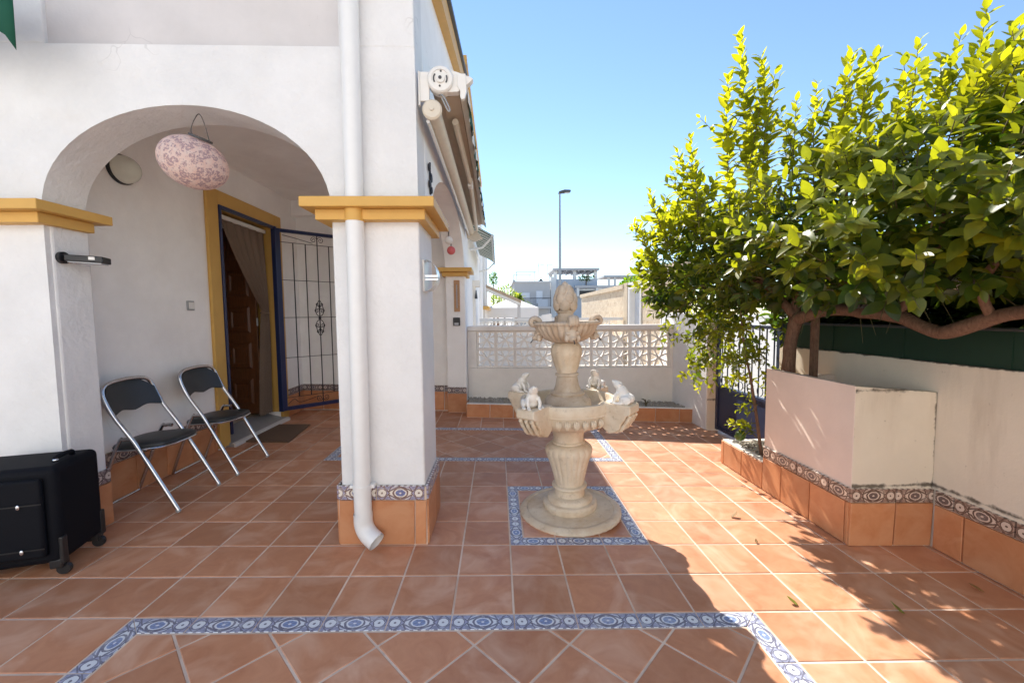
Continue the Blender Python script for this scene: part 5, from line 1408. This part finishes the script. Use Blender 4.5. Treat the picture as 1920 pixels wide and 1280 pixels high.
# palm
pm = thing('palm_tree', 'small palm tree behind the lean-to roof', 'tree', (1.15, 24, 0))
MB().tube([(1.15, 24, -.4), (1.15, 24, 2.2)], [.16, .12], 8).build('trunk', 'bark', pm)
pf = MB(); pt_ = []
for k in range(46):
    a = rnd.uniform(0, 6.28); el_ = rnd.uniform(-.2, 1.3); L_ = rnd.uniform(.7, 1.15)
    d = Vector((math.cos(a) * math.cos(el_), math.sin(a) * math.cos(el_), math.sin(el_)))
    sd_ = d.cross(Vector((0, 0, 1))).normalized() * .16; b_ = Vector((1.15, 24, 2.2))
    n0 = len(pf.v); pf.add([b_ - sd_ * .2, b_ + sd_ * .2, b_ + d * L_ * .6 + sd_, b_ + d * L_ + Vector((0, 0, -.35)), b_ + d * L_ * .6 - sd_], [(0, 1, 2, 4), (2, 3, 4)])
    pt_ += [rnd.uniform(.1, .9)] * 5
o = pf.build('crown', 'palm', pm, kind='stuff'); at = o.data.attributes.new('tone', 'FLOAT', 'POINT'); at.data.foreach_set('value', pt_)
def shrub(name, label, c, r, n, mat, L, cat='shrub'):
    s = thing(name, label, cat, (c[0], c[1], c[2] - r[2])); f = Foliage()
    for _ in range(n):
        v = Vector((rnd.gauss(0, 1), rnd.gauss(0, 1), rnd.gauss(0, 1))).normalized() * rnd.uniform(.05, 1.0) ** .45
        p = Vector((c[0] + v.x * r[0], c[1] + v.y * r[1], c[2] + v.z * r[2])); p += Vector((mnoise.noise(p * 1.5), 0, mnoise.noise(p * 1.7))) * r[2] * .25
        f.leaf(p, v + Vector((rnd.uniform(-.8, .8), rnd.uniform(-.8, .8), rnd.uniform(-.3, .8))), Vector((0, 0, 1)) + v, L * rnd.uniform(.7, 1.3), rnd.uniform(.1, .9))
    f.bulk('crown', mat, s, f.items)
    MB().tube([(c[0], c[1], -.45), (c[0], c[1], c[2])], [.08, .03], 6).build('trunk', 'bark', s)
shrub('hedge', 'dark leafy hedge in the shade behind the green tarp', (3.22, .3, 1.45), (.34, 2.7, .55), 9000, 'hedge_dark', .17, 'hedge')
shrub('shrub', 'pale green shrub left of the palm behind the lean-to roof', (.35, 22, 2.6), (.7, .7, .55), 500, 'palm', .14)
shrub('shrub', 'dark green bush under the lean-to roof eave', (-.05, 16, 2.05), (.35, .4, .30), 300, 'palm', .10)
shrub('conifer', 'little dark conifer above the lean-to roof', (-.35, 30, 4.2), (.3, .3, .55), 300, 'hedge', .14, 'tree')
# grey house
h1 = thing('grey_house', 'grey flat-roofed house with white shutters behind the tent', 'house', (2.6, 32, 0))
MB().box(1.25, 4.05, 30, 36, -.4, 3.95).build('wall', 'far_grey', h1); MB().box(1.15, 1.35, 29.9, 36, 3.95, 4.15).build('parapet', 'far_grey', h1); MB().box(1.36, 4.15, 29.9, 36, 3.952, 4.05).build('coping', 'far_white', h1)
for (x0, x1, z0, z1) in ((1.75, 2.45, 2.65, 3.15), (2.95, 3.45, 2.30, 3.28)):
    w_ = MB(); w_.box(x0, x1, 29.93, 30, z0, z1); w_ = w_.build('window', 'shutter', h1)
    for k in range(6): MB().box(x0 + .02, x1 - .02, 29.91, 29.928, z0 + (z1 - z0) * (k + .1) / 6, z0 + (z1 - z0) * (k + .9) / 6).build('shutter_slat', 'shutter', w_)
MB().box(1.5, 4.0, 29.0, 29.98, 1.9, 2.05).build('balcony', 'far_grey', h1)
MB().tube([(1.5, 29.0, 2.68), (4.0, 29.0, 2.68)], .03, 6).build('balcony_rail', 'dark_metal', h1)
for k in range(12): MB().tube([(1.5 + k * .227, 29.0, 2.05), (1.5 + k * .227, 29.0, 2.68)], .015, 5).build('baluster', 'grey_metal', h1)
MB().box(3.0, 3.75, 28.98, 28.995, 2.05, 2.6).build('balcony_panel', 'far_blue', h1)
rf = thing('roof_frame', 'thin steel pergola frame standing on the grey house roof', 'frame', (2.0, 32, 4.1))
for (x, y) in ((1.5, 31), (2.95, 31), (1.35, 33.5), (2.75, 33.5)): MB().tube([(x, y, 3.95), (x, y, 4.85)], .025, 6).build('post', 'grey_metal', rf)
MB().tube([(1.4, 31, 4.85), (3.05, 31, 4.85)], .025, 6).build('beam', 'grey_metal', rf); MB().tube([(1.3, 33.5, 4.85), (2.85, 33.5, 4.85)], .025, 6).build('beam', 'grey_metal', rf)
MB().tube([(1.5, 31, 4.85), (1.35, 33.5, 4.85)], .02, 6).build('beam', 'grey_metal', rf); MB().tube([(2.95, 31, 4.85), (2.75, 33.5, 4.85)], .02, 6).build('beam', 'grey_metal', rf)
pr_ = thing('dark_roof_peak', 'closed black pyramid roof peak behind the grey house', 'roof', (3.9, 36.5, 4.1))  # a black roof cap, not a parasol
q = MB(); q.add([(3.45, 36.2, 4.15), (4.55, 36.2, 4.15), (4.55, 37.2, 4.15), (3.45, 37.2, 4.15), (4.05, 36.7, 4.85)], [(0, 1, 4), (1, 2, 4), (2, 3, 4), (3, 0, 4), (3, 2, 1, 0)]); q.build('peak', 'black', pr_)
pr_['label'] = 'black pyramid roof peak behind the grey house'
# terrace house with roof pergola
h2 = thing('terrace_house', 'white house with roof terrace pergola and hanging plants', 'house', (6.5, 34, 0))
MB().box(4.55, 8.25, 32, 38, -.4, 4.35).build('wall', 'far_blue', h2)
MB().box(4.3, 4.75, 31.5, 32, -.4, 4.5).build('stair_wall', 'far_white', h2)
for (x, y) in ((4.75, 32.1), (6.35, 32.1), (8.1, 32.1), (4.75, 35), (8.1, 35)): MB().box(x - .13, x + .13, y - .1, y + .1, 4.35, 5.05).build('post', 'far_white', h2)
MB().box(4.5, 8.35, 31.7, 35.3, 5.05, 5.22).build('pergola_roof', 'far_grey', h2)
for k in range(8): MB().box(4.6 + k * .5, 4.7 + k * .5, 31.75, 35.25, 4.95, 5.045).build('beam', 'far_grey', h2)
MB().box(6.2, 9.8, 31.0, 31.6, 3.55, 3.75).build('porch_roof', 'far_grey', h2)
MB().box(6.35, 9.6, 31.3, 31.95, 2.9, 3.5).build('porch_front', 'far_white', h2); MB().box(6.6, 8.8, 31.25, 31.29, 2.95, 3.35).build('window', 'black', h2)
for x in (6.35, 7.9): MB().box(x, x + .2, 31.05, 31.2, 2.9, 3.55).build('porch_post', 'far_white', h2)
shrub('terrace_plant', 'trailing plants along the roof terrace parapet', (7.3, 31.95, 4.42), (.75, .1, .16), 160, 'hedge', .16, 'plant')
# second small pergola
h3 = thing('far_pergola_house', 'white house with small roof pergola right of the terrace house', 'house', (12, 38, 0))
MB().box(10.7, 14.5, 38, 42, -.4, 4.2).build('wall', 'far_white', h3)
for x in (10.9, 11.5, 13.9): MB().box(x - .1, x + .1, 38.1, 38.3, 4.2, 5.0).build('post', 'far_white', h3)
MB().box(10.3, 14.6, 37.8, 41, 5.0, 5.18).build('pergola_roof', 'far_grey', h3)
for (x, y, z, h_, lb) in ((3.55, 34, 4.0, 1.9, 'thin television aerial on the grey house roof'), (4.7, 37, 5.0, 1.2, 'television aerial above the terrace pergola'), (-.6, 26, 3.2, 1.1, 'small television aerial above the lean-to roof'), (14.2, 44, 5.0, 1.2, 'television aerial beyond the hedge at right')):
    a_ = thing('television_aerial', lb, 'aerial', (x, y, z)); MB().tube([(x, y, z), (x, y, z + h_)], .018, 5).build('mast', 'grey_metal', a_)
    MB().tube([(x - .05, y, z + h_ * .9), (x + .55, y, z + h_ * .95)], .014, 5).build('boom', 'grey_metal', a_)
    for k in range(5): MB().tube([(x + .1 * k, y - .2, z + h_ * .92), (x + .1 * k, y + .2, z + h_ * .92)], .01, 4).build('element', 'grey_metal', a_)
# street wall of stone on the right with a white door
sw_ = thing('stone_wall', 'beige stone-clad street wall stepping up to the right', 'wall', (3.3, 9, 0))
MB().box(3.05, 3.25, 8.05, 13.2, -.4, 2.06).build('wall', 'clad', sw_); MB().box(3.0, 3.3, 8.05, 13.25, 2.062, 2.17).build('coping', 'clad_cap', sw_)
MB().box(3.02, 3.28, 7.75, 8.045, -.4, 2.19).build('pier', 'clad_cap', sw_)
MB().box(3.05, 3.25, 5.0, 6.85, -.4, 2.24).build('wall', 'clad', sw_); MB().box(3.0, 3.3, 5.0, 6.87, 2.242, 2.34).build('coping', 'clad_cap', sw_)
sdr = thing('street_door', 'white panelled street door set in the stone wall', 'door', (3.2, 7.3, 0))
MB().box(3.03, 3.27, 7.62, 7.745, -.4, 2.18).build('frame', 'far_white', sdr); MB().box(3.03, 3.27, 6.86, 6.93, -.4, 2.18).build('frame', 'far_white', sdr); MB().box(3.03, 3.27, 6.93, 7.62, 2.02, 2.18).build('frame', 'far_white', sdr)
for k in range(12): MB().box(3.16, 3.19, 6.935, 7.615, -.3 + k * .19, -.115 + k * .19).build('panel', 'shutter', sdr)
for k, (x, y, z, lb) in enumerate(((4.4, 11, 2.25, 'clipped green hedge top behind the stone wall, left half'), (4.5, 8.6, 2.30, 'clipped green hedge top behind the stone wall, right half'))):
    shrub('hedge', lb, (x, y, z), (.55, 1.5, .38), 2200, 'hedge', .10, 'hedge')
# street lamp
lx, ly = 3.60, 22
la = thing('street_lamp', 'tall grey street lamp with flat dark head', 'street lamp', (lx, ly, -.45))
MB().tube([(lx, ly, -.45), (lx, ly, 3.5), (lx, ly, 8.4)], [.10, .085, .05], 10).build('pole', 'grey_metal', la, smooth=True)
q = MB(); q.prism([(lx - .08, 8.38), (lx + .12, 8.40), (lx + .60, 8.44), (lx + .63, 8.50), (lx + .58, 8.56), (lx + .25, 8.57), (lx - .06, 8.48)], ly - .15, ly + .15, map=lambda a, b, c: (a, c, b)); q.build('head', 'dark_metal', la, bevel=.02)
MB().box(lx + .28, lx + .56, ly - .11, ly + .11, 8.405, 8.425).build('lens', 'screen', la)
# unseen house added behind the camera to bounce sunlight into the shade
oh = thing('added_bounce_house', 'unseen white house added behind the camera to bounce sunlight', 'house', (-1, -7, 0))
MB().box(-9, 9, -11, -7.0, -.45, 7.2).build('wall', 'far_white', oh)
MB().box(-9.1, 9.1, -11.1, -6.85, 7.201, 7.35).build('coping', 'ochre', oh)
for x in (-5.5, -1.0, 3.5):
    for z in (.9, 3.8):
        w_ = MB().box(x - .6, x + .6, -6.999, -6.96, z, z + 1.3).build('window', 'shutter', oh)
        MB().box(x - .7, x + .7, -6.999, -6.88, z - .08, z - .002).build('sill', 'ochre', w_)
